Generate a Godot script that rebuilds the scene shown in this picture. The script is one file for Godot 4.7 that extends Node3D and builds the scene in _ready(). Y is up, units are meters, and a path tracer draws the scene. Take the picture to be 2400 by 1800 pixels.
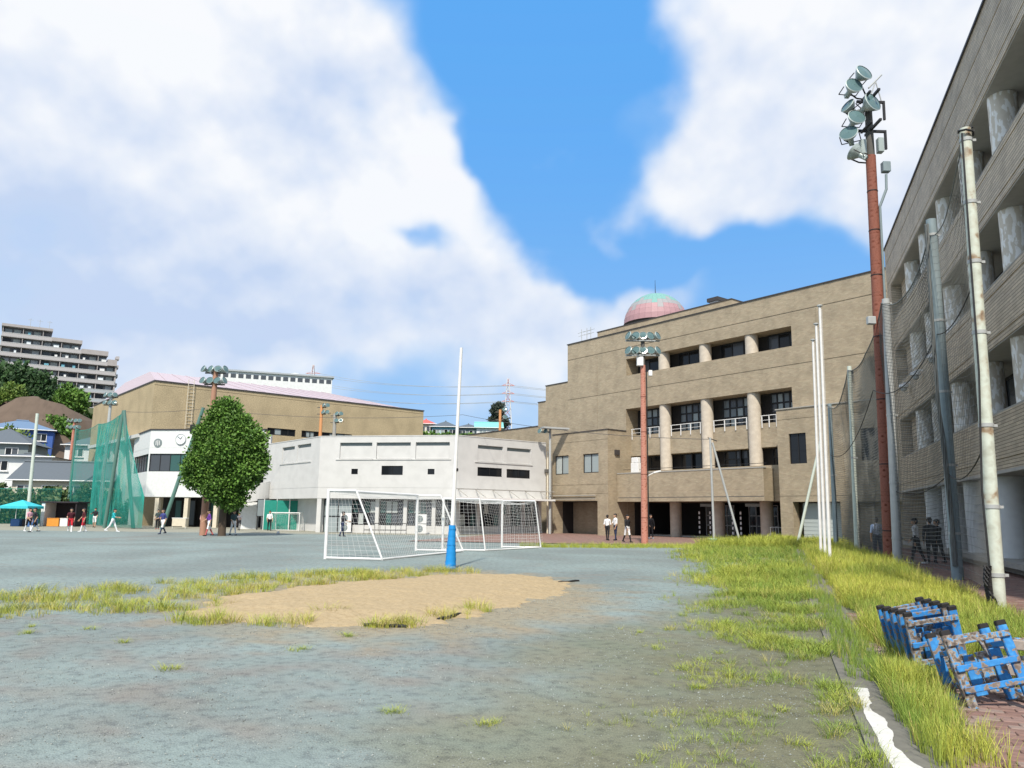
extends Node3D
# A school yard: tile-clad school blocks, gym, goals, sand pit, grass verge. World: x right, y up, -z away from the camera, metres.

class Geo:
	var P := PackedVector3Array()
	var N := PackedVector3Array()
	var U := PackedVector2Array()
	var C := PackedColorArray()
	var I := PackedInt32Array()
	var tint := Color(1, 1, 1)
	var xf := Transform3D()
	func v(p: Vector3, n: Vector3, uv: Vector2) -> void:
		P.append(xf * p)
		N.append((xf.basis * n).normalized())
		U.append(uv)
		C.append(tint)
	static func flat_uv(p: Vector3, n: Vector3) -> Vector2:
		var a := n.abs()
		if a.y > 0.7:
			return Vector2(p.x, p.z)
		if a.x > a.z:
			return Vector2(p.z, -p.y)
		return Vector2(p.x, -p.y)
	func quad(a: Vector3, b: Vector3, c: Vector3, d: Vector3) -> void: # counter-clockwise seen from outside
		var n := (b - a).cross(c - a)
		if n.length_squared() < 1e-12:
			n = (c - a).cross(d - a)
		n = n.normalized()
		var k := P.size()
		for p in [a, b, c, d]:
			v(p, n, flat_uv(p, n))
		I.append_array(PackedInt32Array([k, k + 2, k + 1, k, k + 3, k + 2]))
	func tri(a: Vector3, b: Vector3, c: Vector3) -> void:
		var n := (b - a).cross(c - a).normalized()
		var k := P.size()
		for p in [a, b, c]:
			v(p, n, flat_uv(p, n))
		I.append_array(PackedInt32Array([k, k + 2, k + 1]))
	func box(c: Vector3, s: Vector3, b := Basis()) -> Geo:
		var h := s * 0.5
		var q := []
		for i in 8:
			q.append(c + b * Vector3(h.x if i & 1 else -h.x, h.y if i & 2 else -h.y, h.z if i & 4 else -h.z))
		quad(q[4], q[5], q[7], q[6])
		quad(q[1], q[0], q[2], q[3])
		quad(q[5], q[1], q[3], q[7])
		quad(q[0], q[4], q[6], q[2])
		quad(q[6], q[7], q[3], q[2])
		quad(q[0], q[1], q[5], q[4])
		return self
	func span(a: Vector3, b: Vector3) -> Geo: # box between two corners
		return box((a + b) * 0.5, (b - a).abs())
	func plank(c: Vector3, s: Vector3, e: float, b := Basis()) -> Geo: # box with chamfered edges
		var h := s * 0.5
		var r := []
		for ax in 3:
			var u := (ax + 1) % 3
			var w := (ax + 2) % 3
			for sg in [-1.0, 1.0]:
				var f := []
				for k in 4:
					var p := Vector3()
					p[ax] = h[ax] * sg
					p[u] = (h[u] - e) * (1.0 if (k == 1 or k == 2) else -1.0)
					p[w] = (h[w] - e) * (1.0 if k >= 2 else -1.0)
					f.append(c + b * p)
				if sg > 0:
					quad(f[0], f[1], f[2], f[3])
				else:
					quad(f[3], f[2], f[1], f[0])
				r.append(f)
		for ax in 3: # edge bevels
			var u2 := (ax + 1) % 3
			var w2 := (ax + 2) % 3
			for su in [-1.0, 1.0]:
				for sw in [-1.0, 1.0]:
					var p1 := Vector3()
					var p2 := Vector3()
					p1[u2] = h[u2] * su
					p1[w2] = (h[w2] - e) * sw
					p2[u2] = (h[u2] - e) * su
					p2[w2] = h[w2] * sw
					var lo := Vector3()
					lo[ax] = -(h[ax] - e)
					var hi := -lo
					if su * sw > 0:
						quad(c + b * (p1 + lo), c + b * (p2 + lo), c + b * (p2 + hi), c + b * (p1 + hi))
					else:
						quad(c + b * (p2 + lo), c + b * (p1 + lo), c + b * (p1 + hi), c + b * (p2 + hi))
		return self
	func tube(a: Vector3, b: Vector3, r0: float, r1: float, seg := 10, caps := true) -> Geo:
		var d := (b - a)
		var l := d.length()
		d = d.normalized()
		var x := d.cross(Vector3.UP if absf(d.y) < 0.95 else Vector3.RIGHT).normalized()
		var y := d.cross(x)
		var k := P.size()
		for i in seg + 1:
			var t := TAU * i / seg
			var n := x * cos(t) + y * sin(t)
			v(a + n * r0, n, Vector2(t * r0, l))
			v(b + n * r1, n, Vector2(t * r0, 0))
		for i in seg:
			var j := k + i * 2
			I.append_array(PackedInt32Array([j, j + 1, j + 2, j + 2, j + 1, j + 3]))
		if caps:
			for e in 2:
				var c := b if e else a
				var r := r1 if e else r0
				var n2 := d if e else -d
				var m := P.size()
				v(c, n2, Vector2())
				for i in seg + 1:
					var t2 := TAU * i / seg
					v(c + (x * cos(t2) + y * sin(t2)) * r, n2, Vector2(cos(t2) * r, sin(t2) * r))
				for i in seg:
					if e:
						I.append_array(PackedInt32Array([m, m + 2 + i, m + 1 + i]))
					else:
						I.append_array(PackedInt32Array([m, m + 1 + i, m + 2 + i]))
		return self
	func pipe(pts: Array, r: float, seg := 6) -> Geo: # tube along points
		for i in pts.size() - 1:
			tube(pts[i], pts[i + 1], r, r, seg, true)
		return self
	func lathe(prof: Array, seg := 20, smooth := true) -> Geo: # prof: Vector2(radius, y), outside when y rises
		for j in prof.size() - 1:
			var a: Vector2 = prof[j]
			var b: Vector2 = prof[j + 1]
			var t := (b - a).normalized()
			var nn := Vector2(t.y, -t.x)
			var k := P.size()
			for i in seg + 1:
				var w := TAU * i / seg
				var c := Vector3(cos(w), 0, -sin(w))
				var n := (c * nn.x + Vector3.UP * nn.y).normalized()
				v(c * a.x + Vector3.UP * a.y, n, Vector2(w * a.x, -a.y))
				v(c * b.x + Vector3.UP * b.y, n, Vector2(w * a.x, -b.y))
			for i in seg:
				var q := k + i * 2
				I.append_array(PackedInt32Array([q, q + 1, q + 2, q + 2, q + 1, q + 3]))
		return self
	func ribbon(a: Vector3, b: Vector3, w: Vector3) -> void: # flat strip, both sides seen
		quad(a - w, b - w, b + w, a + w)
	func wall(x0: float, x1: float, y0: float, y1: float, holes: Array, z := 0.0) -> Geo: # front at z facing +z; hole [x0,y0,x1,y1,depth,back]
		var xs := [x0, x1]
		var ys := [y0, y1]
		for h in holes:
			for e in [h[0], h[2]]:
				if e > x0 and e < x1:
					xs.append(e)
			for e in [h[1], h[3]]:
				if e > y0 and e < y1:
					ys.append(e)
		xs.sort()
		ys.sort()
		for j in ys.size() - 1:
			if ys[j + 1] - ys[j] < 1e-5:
				continue
			for i in xs.size() - 1:
				if xs[i + 1] - xs[i] < 1e-5:
					continue
				var cx: float = (xs[i] + xs[i + 1]) * 0.5
				var cy: float = (ys[j] + ys[j + 1]) * 0.5
				var open := false
				for h in holes:
					if cx > h[0] and cx < h[2] and cy > h[1] and cy < h[3]:
						open = true
				if not open:
					quad(Vector3(xs[i], ys[j], z), Vector3(xs[i + 1], ys[j], z), Vector3(xs[i + 1], ys[j + 1], z), Vector3(xs[i], ys[j + 1], z))
		for h in holes:
			var a := Vector3(h[0], h[1], z)
			var b := Vector3(h[2], h[3], z - h[4])
			quad(Vector3(a.x, a.y, a.z), Vector3(a.x, a.y, b.z), Vector3(a.x, b.y, b.z), Vector3(a.x, b.y, a.z))
			quad(Vector3(b.x, a.y, b.z), Vector3(b.x, a.y, a.z), Vector3(b.x, b.y, a.z), Vector3(b.x, b.y, b.z))
			quad(Vector3(a.x, b.y, b.z), Vector3(b.x, b.y, b.z), Vector3(b.x, b.y, a.z), Vector3(a.x, b.y, a.z))
			if h[1] > y0 + 1e-4:
				quad(Vector3(a.x, a.y, a.z), Vector3(b.x, a.y, a.z), Vector3(b.x, a.y, b.z), Vector3(a.x, a.y, b.z))
			if h.size() > 5 and h[5]:
				quad(Vector3(a.x, a.y, b.z), Vector3(b.x, a.y, b.z), Vector3(b.x, b.y, b.z), Vector3(a.x, b.y, b.z))
		return self
	func mesh(mat: Material) -> ArrayMesh:
		var arr := []
		arr.resize(Mesh.ARRAY_MAX)
		arr[Mesh.ARRAY_VERTEX] = P
		arr[Mesh.ARRAY_NORMAL] = N
		arr[Mesh.ARRAY_TEX_UV] = U
		arr[Mesh.ARRAY_COLOR] = C
		arr[Mesh.ARRAY_INDEX] = I
		var m := ArrayMesh.new()
		m.add_surface_from_arrays(Mesh.PRIMITIVE_TRIANGLES, arr)
		m.surface_set_material(0, mat)
		return m

var M := {}
var used := {}
var rng := RandomNumberGenerator.new()

func g() -> Geo:
	return Geo.new()

func numbered(called: String) -> String:
	var k: int = used.get(called, -1) + 1
	used[called] = k
	return called if k == 0 else "%s_%03d" % [called, k]

func tag(o: Node, label: String, category: String, group := "") -> Node:
	o.set_meta("label", label)
	o.set_meta("category", category)
	if group:
		o.set_meta("group", group)
	return o

func thing(called: String, label: String, category: String, at := Vector3.ZERO, turn := 0.0, group := "") -> Node3D:
	var o := Node3D.new()
	o.name = numbered(called)
	add_child(o)
	o.position = at
	o.rotation.y = turn
	tag(o, label, category, group)
	return o

func part(called: String, geo: Geo, mat: String, parent: Node = null) -> MeshInstance3D:
	return part_mesh(called, geo.mesh(M[mat]), parent)

func part_mesh(called: String, mesh: Mesh, parent: Node = null) -> MeshInstance3D:
	var o := MeshInstance3D.new()
	o.mesh = mesh
	if parent == null:
		o.name = numbered(called)
		add_child(o)
	else:
		o.name = called
		parent.add_child(o, true)
	return o

func structure(called: String, geo: Geo, mat: String) -> MeshInstance3D:
	var o := part(called, geo, mat)
	o.set_meta("kind", "structure")
	return o

func scatter(called: String, mesh: Mesh, xfs: Array, cols: Array, parent: Node = null) -> MultiMeshInstance3D:
	var mm := MultiMesh.new()
	mm.transform_format = MultiMesh.TRANSFORM_3D
	mm.use_colors = cols.size() > 0
	mm.mesh = mesh
	mm.instance_count = xfs.size()
	for i in xfs.size():
		mm.set_instance_transform(i, xfs[i])
		if cols.size() > 0:
			mm.set_instance_color(i, cols[i])
	var o := MultiMeshInstance3D.new()
	o.multimesh = mm
	if parent == null:
		o.name = numbered(called)
		add_child(o)
	else:
		o.name = called
		parent.add_child(o, true)
	o.set_meta("kind", "stuff")
	return o

# ---------------------------------------------------------------- textures
func noise(seed_: int, freq: float, oct := 4, type := FastNoiseLite.TYPE_SIMPLEX_SMOOTH) -> FastNoiseLite:
	var f := FastNoiseLite.new()
	f.seed = seed_
	f.noise_type = type
	f.frequency = freq
	f.fractal_type = FastNoiseLite.FRACTAL_FBM
	f.fractal_octaves = oct
	return f

func ramp_image(seed_: int, freq: float, size: int, stops: Array, oct := 5, type := FastNoiseLite.TYPE_SIMPLEX_SMOOTH) -> Image: # stops: [t, Color(sRGB)]
	var src := noise(seed_, freq, oct, type).get_seamless_image(size, size).get_data()
	var lut := []
	for i in 256:
		var t := i / 255.0
		var c: Color = stops[stops.size() - 1][1]
		if t <= stops[0][0]:
			c = stops[0][1]
		else:
			for k in stops.size() - 1:
				if t >= stops[k][0] and t < stops[k + 1][0]:
					c = (stops[k][1] as Color).lerp(stops[k + 1][1], (t - stops[k][0]) / (stops[k + 1][0] - stops[k][0]))
					break
		lut.append(PackedByteArray([int(clampf(c.r, 0, 1) * 255), int(clampf(c.g, 0, 1) * 255), int(clampf(c.b, 0, 1) * 255)]))
	var out := PackedByteArray()
	out.resize(size * size * 3)
	for i in size * size:
		var l: PackedByteArray = lut[src[i]]
		out[i * 3] = l[0]
		out[i * 3 + 1] = l[1]
		out[i * 3 + 2] = l[2]
	return Image.create_from_data(size, size, false, Image.FORMAT_RGB8, out)

func tex(img: Image) -> ImageTexture:
	return ImageTexture.create_from_image(img)

func grey(v: float) -> Color:
	return Color(v, v, v)

func lin(r: float, gg: float, b: float) -> Color:
	return Color(r, gg, b).linear_to_srgb()

func mat(key: String, col: Color, rough := 0.85, metal := 0.0) -> StandardMaterial3D:
	var m := StandardMaterial3D.new()
	m.albedo_color = col
	m.roughness = rough
	m.metallic = metal
	m.metallic_specular = 0.4
	M[key] = m
	return m

func mottle(m: StandardMaterial3D, key: String, scale: float) -> void: # multiply by a world-scale stain texture
	m.detail_enabled = true
	m.detail_albedo = T[key]
	m.detail_blend_mode = BaseMaterial3D.BLEND_MODE_MUL
	m.detail_uv_layer = BaseMaterial3D.DETAIL_UV_2
	m.uv2_triplanar = true
	m.uv2_scale = Vector3.ONE * scale

var T := {}

func tile_images(cols: Array, joint: Color, tw: int, th: int, nx: int, ny: int, gap: int, seed_: int, vgap: int, vary: float) -> Array: # [albedo, height]
	var w := tw * nx
	var h := th * ny
	var a := Image.create(w, h, false, Image.FORMAT_RGB8)
	var b := Image.create(w, h, false, Image.FORMAT_RGB8)
	a.fill(joint)
	b.fill(Color(0.2, 0.2, 0.2))
	rng.seed = seed_
	for j in ny:
		for i in nx:
			var c: Color = cols[rng.randi() % cols.size()]
			var f := 1.0 + rng.randf_range(-vary, vary)
			c = Color(c.r * f, c.g * f, c.b * f)
			var x := i * tw + (tw / 2 if j % 2 == 1 else 0)
			var hh := rng.randf_range(0.7, 0.85)
			for o in [0, -w]:
				a.fill_rect(Rect2i(x + o + vgap, j * th + gap, tw - vgap, th - gap), c)
				b.fill_rect(Rect2i(x + o + vgap, j * th + gap, tw - vgap, th - gap), grey(hh))
	return [a, b]

func grain(img: Image, seed_: int, freq: float, amount: float) -> Image: # multiply an RGB8 image by fine noise
	var n := noise(seed_, freq, 3).get_seamless_image(img.get_width(), img.get_height()).get_data()
	var d := img.get_data()
	for i in n.size():
		var f := 1.0 + (n[i] / 255.0 - 0.5) * amount
		for k in 3:
			d[i * 3 + k] = int(clampf(d[i * 3 + k] * f, 0, 255))
	return Image.create_from_data(img.get_width(), img.get_height(), false, Image.FORMAT_RGB8, d)

# ---------------------------------------------------------------- sky
const CLOUDS := [[-29.6,23.2,15.8,13.4,1.0],[-18.3,25.8,10.1,6.4,.8],[-10.3,25.8,8.2,3.5,.8],[-4.3,25.0,4.8,1.9,.7],[-24.9,31.8,12.3,5.7,.7],[-9.9,15.6,11.0,4.2,.95],[-1.8,18.6,6.0,4.8,.95],[3.6,15.8,6.5,2.8,.9],[24.1,28.8,12.3,8.9,1.0],[32.4,29.5,8.3,9.6,1.0],[14.8,26.5,5.3,3.8,.6],[19.2,20.6,6.5,2.2,.5],[6.2,30.4,3.2,2.2,.5],[12.0,17.0,5.0,1.4,.35],[15.5,22.5,7.0,2.4,.3],[-27.3,13.0,16.0,5.2,.75],[3.2,30.0,8.4,9.5,-1.0],[-6.8,20.9,4.1,1.3,-.9],[-15.0,27.3,1.9,1.1,-.5],[11.4,18.5,10.9,2.9,-.8],[26.2,17.5,5.8,2.5,-.4]]

# grey undersides of the cloud banks
const GREYS := [[-30.0, 13.0, 22.0, 4.6, 1.25], [-14.0, 17.5, 8.0, 1.8, 0.4], [-24.0, 19.0, 9.0, 2.0, 0.35], [15.0, 25.0, 6.0, 2.2, 0.3], [-33.0, 24.0, 6.0, 3.0, 0.3], [60.0, 22.0, 16.0, 4.0, 0.5], [-90.0, 24.0, 25.0, 5.0, 0.5], [140.0, 20.0, 25.0, 5.0, 0.5]]

func macro_cloud(az: float, el: float) -> float:
	var s := 0.0
	for c in CLOUDS:
		var dx: float = (az - c[0]) / c[2]
		var dy: float = (el - c[1]) / c[3]
		var q := dx * dx + dy * dy
		if q < 6.0:
			s += c[4] * exp(-q * 0.9)
	var away := clampf((maxf(absf(az) - 36.0, el - 38.0)) / 14.0, 0.0, 1.0)
	return lerpf(s, 0.45, away)

func sky_rect(w: int, h: int, x0: int, y0: int, rw: int, rh: int) -> Image:
	var cw := maxi(rw / 4, 4)
	var ch := maxi(rh / 4, 4)
	var nw := noise(51, 3.2, 5)
	var mac := Image.create(cw, ch, false, Image.FORMAT_RF)
	var gre := Image.create(cw, ch, false, Image.FORMAT_RF)
	for j in ch:
		for i in cw:
			var az := ((x0 + (i + 0.5) * rw / cw) / w - 0.5) * 360.0
			var el := 90.0 - (y0 + (j + 0.5) * rh / ch) / h * 180.0
			var e := deg_to_rad(el)
			var dd := Vector3(sin(deg_to_rad(az)) * cos(e), sin(e), -cos(deg_to_rad(az)) * cos(e))
			var wx := nw.get_noise_3dv(dd) * 7.0
			var wy := nw.get_noise_3dv(dd + Vector3(3, 5, 7)) * 5.0
			mac.set_pixel(i, j, Color(clampf(macro_cloud(az + wx, el + wy), -0.5, 0.85), 0, 0))
			var gv := 0.0
			for q in GREYS:
				gv += q[4] * exp(-pow((az - q[0]) / q[2], 2) - pow((el - q[1]) / q[3], 2))
			gre.set_pixel(i, j, Color(gv, 0, 0))
	mac.resize(rw, rh, Image.INTERPOLATE_CUBIC)
	gre.resize(rw, rh, Image.INTERPOLATE_CUBIC)
	var gd := gre.get_data().to_float32_array()
	var md := mac.get_data().to_float32_array()
	var n1 := noise(11, 2.4, 6)
	var n2 := noise(23, 5.0, 7)
	var n3 := noise(37, 1.3, 3)
	var out := PackedByteArray()
	out.resize(rw * rh * 3)
	var up := Vector3(0, 0.045, 0)
	for j in rh:
		var el := (0.5 - (y0 + j + 0.5) / h) * PI
		var cy := cos(el)
		var deg := rad_to_deg(el)
		# clear air: deep blue aloft, paler low down
		var low := exp(-maxf(deg, 0.0) / 9.0)
		var air := Color(0.11, 0.40, 0.90).lerp(Color(0.58, 0.80, 0.99), low)
		for i in rw:
			var az := ((x0 + i + 0.5) / w - 0.5) * TAU
			var d := Vector3(sin(az) * cy, sin(el) * 1.15, -cos(az) * cy)
			var a := n1.get_noise_3dv(d)
			var b := n2.get_noise_3dv(d)
			var m := md[j * rw + i]
			var den := smoothstep(0.0, 0.85, m + a * 0.66 + b * 0.5)
			var soft := smoothstep(-0.15, 0.6, m + a * 0.5) * 0.45 + low * 0.25
			var c3 := n3.get_noise_3dv(d * 1.7)
			var lit := clampf(0.80 + (b - n2.get_noise_3dv(d + up)) * 0.7 + (a - n1.get_noise_3dv(d + up)) * 1.3 + c3 * 0.6 - gd[j * rw + i] * 0.8, 0.0, 1.0)
			var cloud := Color(0.58, 0.69, 0.90).lerp(Color(0.97, 0.98, 1.0), lit)
			var c := air.lerp(Color(0.70, 0.83, 0.97), soft).lerp(cloud, den * (0.96 - low * 0.45)).linear_to_srgb()
			var k := (j * rw + i) * 3
			out[k] = int(clampf(c.r, 0, 1) * 255)
			out[k + 1] = int(clampf(c.g, 0, 1) * 255)
			out[k + 2] = int(clampf(c.b, 0, 1) * 255)
	return Image.create_from_data(rw, rh, false, Image.FORMAT_RGB8, out)

func make_sky() -> Sky:
	var w := 3072
	var h := 1536
	var img := sky_rect(512, 256, 0, 0, 512, 128)
	img.resize(w, h / 2, Image.INTERPOLATE_CUBIC)
	var full := Image.create(w, h, false, Image.FORMAT_RGB8)
	full.fill(Color(0.72, 0.8, 0.88))
	full.blit_rect(img, Rect2i(0, 0, w, h / 2), Vector2i(0, 0))
	var x0 := int(w * 0.375)
	var y0 := int(h * (0.5 - 48.0 / 180.0))
	full.blit_rect(sky_rect(w, h, x0, y0, w / 4, h / 2 - y0), Rect2i(0, 0, w / 4, h / 2 - y0), Vector2i(x0, y0))
	var s := Sky.new()
	var pm := PanoramaSkyMaterial.new()
	pm.panorama = tex(full)
	pm.energy_multiplier = 0.84
	s.sky_material = pm
	return s

# ---------------------------------------------------------------- scene
func _ready() -> void:
	var cam := Camera3D.new()
	cam.fov = 53.13
	cam.position = Vector3(0, 1.68, 0)
	cam.rotation = Vector3(deg_to_rad(9.56), 0, 0.012)
	cam.near = 0.05
	cam.far = 3000
	add_child(cam)
	var env := Environment.new()
	env.background_mode = Environment.BG_SKY
	env.sky = make_sky()
	env.sky_rotation = Vector3(0, PI, 0)
	env.tonemap_mode = Environment.TONE_MAPPER_LINEAR
	env.tonemap_exposure = 1.2
	env.sdfgi_enabled = true
	env.ssao_enabled = true
	env.ssil_enabled = true
	var we := WorldEnvironment.new()
	we.environment = env
	add_child(we)
	var sun := DirectionalLight3D.new()
	sun.light_energy = 1.4
	sun.light_color = Color(1.0, 0.965, 0.91)
	sun.light_angular_distance = 2.0
	sun.shadow_enabled = true
	sun.look_at_from_position(Vector3(-0.12, 1.2, 1.0), Vector3.ZERO)
	add_child(sun)
	make_materials()
	make_ground()
	make_main_block()
	make_near_block()
	make_white_block()
	make_gym()
	make_far_left()
	make_far_centre()
	make_trees()
	make_lights_and_poles()
	make_nets()
	make_sports()
	make_yard_items()
	make_benches()
	make_people()
	make_pavers()
	make_grass()

func make_materials() -> void:
	T.stain = tex(ramp_image(3, 0.012, 512, [[0.2, grey(0.92)], [0.5, grey(0.975)], [0.75, grey(1.0)]]))
	T.stain_soft = tex(ramp_image(5, 0.014, 512, [[0.2, grey(0.965)], [0.55, grey(0.99)], [0.8, grey(1.0)]]))
	T.rust = tex(ramp_image(9, 0.012, 512, [[0.2, Color(.86, .84, .82)], [0.45, Color(1, 1, 1)], [0.68, Color(0.93, 0.90, 0.88)], [0.76, Color(0.78, 0.66, 0.58)], [0.88, Color(0.6, 0.46, 0.38)]]))
	# small beige wall tiles
	var ti := tile_images([lin(.405, .335, .235), lin(.385, .325, .23), lin(.415, .35, .25), lin(.37, .305, .215)], lin(.26, .215, .15), 96, 32, 10, 30, 4, 71, 1, 0.035)
	var m := mat("tile", Color(1, 1, 1), 0.6)
	m.albedo_texture = tex(grain(ti[0], 4, 0.05, 0.12))
	m.heightmap_enabled = true
	m.heightmap_texture = tex(ti[1])
	m.heightmap_scale = 0.15
	m.uv1_scale = Vector3(1.0 / 2.4, 1.0 / 2.4, 1)
	mottle(m, "stain", 0.11)
	# the near block's tiles are longer and greyer
	ti = tile_images([lin(.56, .465, .35), lin(.54, .45, .335), lin(.58, .485, .365), lin(.52, .43, .32)], lin(.20, .165, .12), 192, 40, 5, 24, 8, 72, 2, 0.05)
	m = mat("tile_near", Color(1, 1, 1), 0.6)
	m.albedo_texture = tex(grain(ti[0], 6, 0.05, 0.25))
	m.heightmap_enabled = true
	m.heightmap_texture = tex(ti[1])
	m.heightmap_scale = 0.35
	m.uv1_scale = Vector3(1.0 / 2.6, 1.0 / 2.4, 1)
	mottle(m, "stain", 0.13)
	m = mat("gym_brick", lin(.52, .42, .26), 0.85)
	m.albedo_texture = tex(ramp_image(31, 0.05, 512, [[0.2, grey(0.86)], [0.8, grey(1.0)]]))
	m.uv1_scale = Vector3(0.25, 0.25, 1)
	mottle(m, "stain", 0.05)
	# column paint flaking off
	m = mat("column", Color(1, 1, 1), 0.8)
	m.albedo_texture = tex(ramp_image(13, 0.010, 512, [[0.30, lin(.52, .46, .38)], [0.70, lin(.58, .52, .43)]]))
	m.uv1_scale = Vector3(0.4, 0.4, 1)
	m = mat("column_flaked", Color(1, 1, 1), 0.85)
	var fl := [[0.0, lin(.58, .53, .45)], [0.48, lin(.63, .58, .50)], [0.53, lin(.78, .76, .72)], [0.58, lin(.84, .83, .80)], [1.0, lin(.87, .86, .84)]]
	m.albedo_texture = tex(ramp_image(17, 0.012, 512, fl, 7))
	m.uv1_scale = Vector3(0.75, 0.3, 1)
	for d in [["white_wall", lin(.60, .60, .585), .8], ["white_wall_2", lin(.70, .72, .72), .8], ["white_metal", lin(.78, .78, .77), .45], ["concrete", lin(.36, .35, .32), .9], ["dark_concrete", lin(.12, .115, .105), .9], ["soffit", lin(.45, .43, .40), .9],
			["grey_metal", lin(.42, .44, .44), .5], ["pale_green_metal", lin(.56, .62, .55), .5], ["blue_grey_metal", lin(.235, .30, .325), .5], ["green_metal", lin(.10, .20, .17), .5], ["roof_pink", lin(.47, .40, .435), .6], ["roof_teal", lin(.22, .58, .55), .5],
			["fence_green", lin(.02, .26, .20), .6], ["apartment", lin(.40, .37, .36), .85], ["apartment_slab", lin(.46, .44, .44), .85], ["apartment_dark", lin(.17, .17, .185), .8], ["shutter", lin(.40, .43, .45), .5],
			["house_blue", lin(.06, .13, .40), .7], ["house_white", lin(.72, .74, .74), .8], ["house_grey", lin(.20, .24, .25), .7], ["house_cream", lin(.66, .60, .48), .8], ["house_cyan", lin(.16, .40, .50), .7], ["roof_slate", lin(.11, .13, .15), .6], ["roof_blue", lin(.14, .22, .34), .6], ["roof_red", lin(.60, .12, .10), .6], ["rubber", lin(.025, .025, .025), .7],
			["canopy_teal", lin(.05, .52, .60), .6], ["booth_dark", lin(.03, .025, .03), .7], ["crate_orange", lin(.72, .30, .05), .6], ["crate_blue", lin(.06, .15, .36), .6], ["bark", lin(.10, .075, .055), .95], ["tree_pole", lin(.40, .22, .15), .8]]:
		m = mat(d[0], d[1], d[2])
		mottle(m, "stain_soft", 0.4)
	for d in ["white_wall", "apartment", "house_white"]:
		(M[d] as StandardMaterial3D).uv2_scale = Vector3.ONE * 0.12
	m = mat("rust_pole", lin(.27, .105, .075), 0.8)
	mottle(m, "rust", 0.8)
	m = mat("weathered_pole", lin(.60, .66, .58), 0.55)
	mottle(m, "rust", 0.3)
	mat("black_metal", lin(.02, .02, .022), 0.5)
	mat("lamp_glass", lin(.10, .17, .175), 0.08)
	mat("lamp_body", lin(.40, .46, .44), 0.4, 0.3)
	mat("coping", lin(.055, .05, .05), 0.5)
	mat("glass", lin(.012, .014, .017), 0.06)
	mat("glass_grey", lin(.075, .085, .10), 0.12)
	mat("glass_light", lin(.30, .35, .36), 0.15)
	mat("glass_pale", lin(.16, .19, .21), 0.15)
	mat("blind", lin(.42, .46, .45), 0.7)
	mat("glass_green", lin(.045, .11, .105), 0.10)
	m = mat("rust_pole_pale", lin(.54, .25, .19), 0.8)
	mottle(m, "rust", 0.8)
	mat("mast_orange", lin(.62, .30, .13), 0.7)
	mat("cable_thin", lin(.08, .08, .085), 0.6)
	mat("mint", lin(.42, .68, .58), 0.5)
	mat("cap_black", lin(.018, .017, .017), 0.7)
	m = mat("grey_wood", lin(.36, .31, .27), 0.9)
	mottle(m, "stain", 2.0)
	mat("hair", lin(.012, .010, .010), 0.5)
	mat("mast_white", lin(.66, .66, .66), 0.6)
	mat("mast_red", lin(.55, .22, .18), 0.6)
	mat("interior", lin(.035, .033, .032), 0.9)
	mat("string_white", lin(.72, .72, .70), 0.8)
	mat("string_grey", lin(.17, .18, .175), 0.8)
	mat("string_green", lin(.03, .30, .25), 0.8)
	mat("cable", lin(.03, .03, .032), 0.6)
	mat("pad_blue", lin(.015, .25, .62), 0.5)
	mat("door_grey", lin(.42, .47, .47), 0.5)
	mat("clock_face", lin(.75, .80, .82), 0.4)
	for d in [["dome_teal", lin(.18, .37, .335)], ["dome_mid", lin(.31, .31, .315)], ["dome_pink", lin(.41, .245, .26)]]:
		mottle(mat(d[0], d[1], 0.55), "stain_soft", 0.5)
	m = mat("vcol", Color(1, 1, 1), 0.85)
	m.vertex_color_use_as_albedo = true
	m = mat("leaf", Color(1, 1, 1), 0.6)
	m.vertex_color_use_as_albedo = true
	m.backlight = Color(0.25, 0.3, 0.08)
	m = mat("blade", Color(1, 1, 1), 0.65)
	m.vertex_color_use_as_albedo = true
	m.backlight = Color(0.35, 0.38, 0.12)
	# yard dirt: fine grain over patches that come as vertex colours
	m = mat("dirt", Color(1, 1, 1), 0.95)
	m.vertex_color_use_as_albedo = true
	m.albedo_texture = tex(grain(ramp_image(41, 0.018, 1024, [[0.12, Color(.80, .80, .81)], [0.40, Color(.93, .93, .93)], [0.62, Color(.98, .98, .975)], [0.85, Color(1, 1, 1)]], 7), 42, 0.22, 0.55))
	m.heightmap_enabled = true
	m.heightmap_texture = tex(ramp_image(43, 0.07, 1024, [[0.0, grey(0)], [1.0, grey(1)]], 6))
	m.heightmap_scale = 0.8
	m.uv1_scale = Vector3(0.28, 0.28, 1)
	m = mat("sand", lin(.43, .335, .20), 0.95)
	m.albedo_texture = tex(grain(ramp_image(51, 0.03, 512, [[0.2, Color(.90, .89, .87)], [0.5, Color(.97, .965, .955)], [0.8, Color(1, 1, 1)]], 6), 52, 0.25, 0.45))
	m.heightmap_enabled = true
	m.heightmap_texture = tex(ramp_image(53, 0.05, 512, [[0.0, grey(0)], [1.0, grey(1)]], 6))
	m.heightmap_scale = 0.6
	m.uv1_scale = Vector3(0.5, 0.5, 1)
	ti = tile_images([lin(.25, .145, .12), lin(.27, .165, .14), lin(.22, .12, .10), lin(.265, .18, .15)], lin(.12, .10, .08), 64, 32, 8, 16, 3, 81, 3, 0.09)
	m = mat("brick_paving", Color(1, 1, 1), 0.9)
	m.albedo_texture = tex(ti[0])
	m.uv1_scale = Vector3(1.0 / 1.68, 1.0 / 1.68, 1)
	mottle(m, "stain", 0.3)
	for k in 4:
		var c: Color = [lin(.235, .145, .12), lin(.26, .17, .145), lin(.205, .125, .105), lin(.27, .20, .17)][k]
		m = mat("paver_%d" % k, c, 0.92)
		mottle(m, "stain", 1.7)
	m = mat("paver_rest", Color(1, 1, 1), 0.92)
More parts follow.
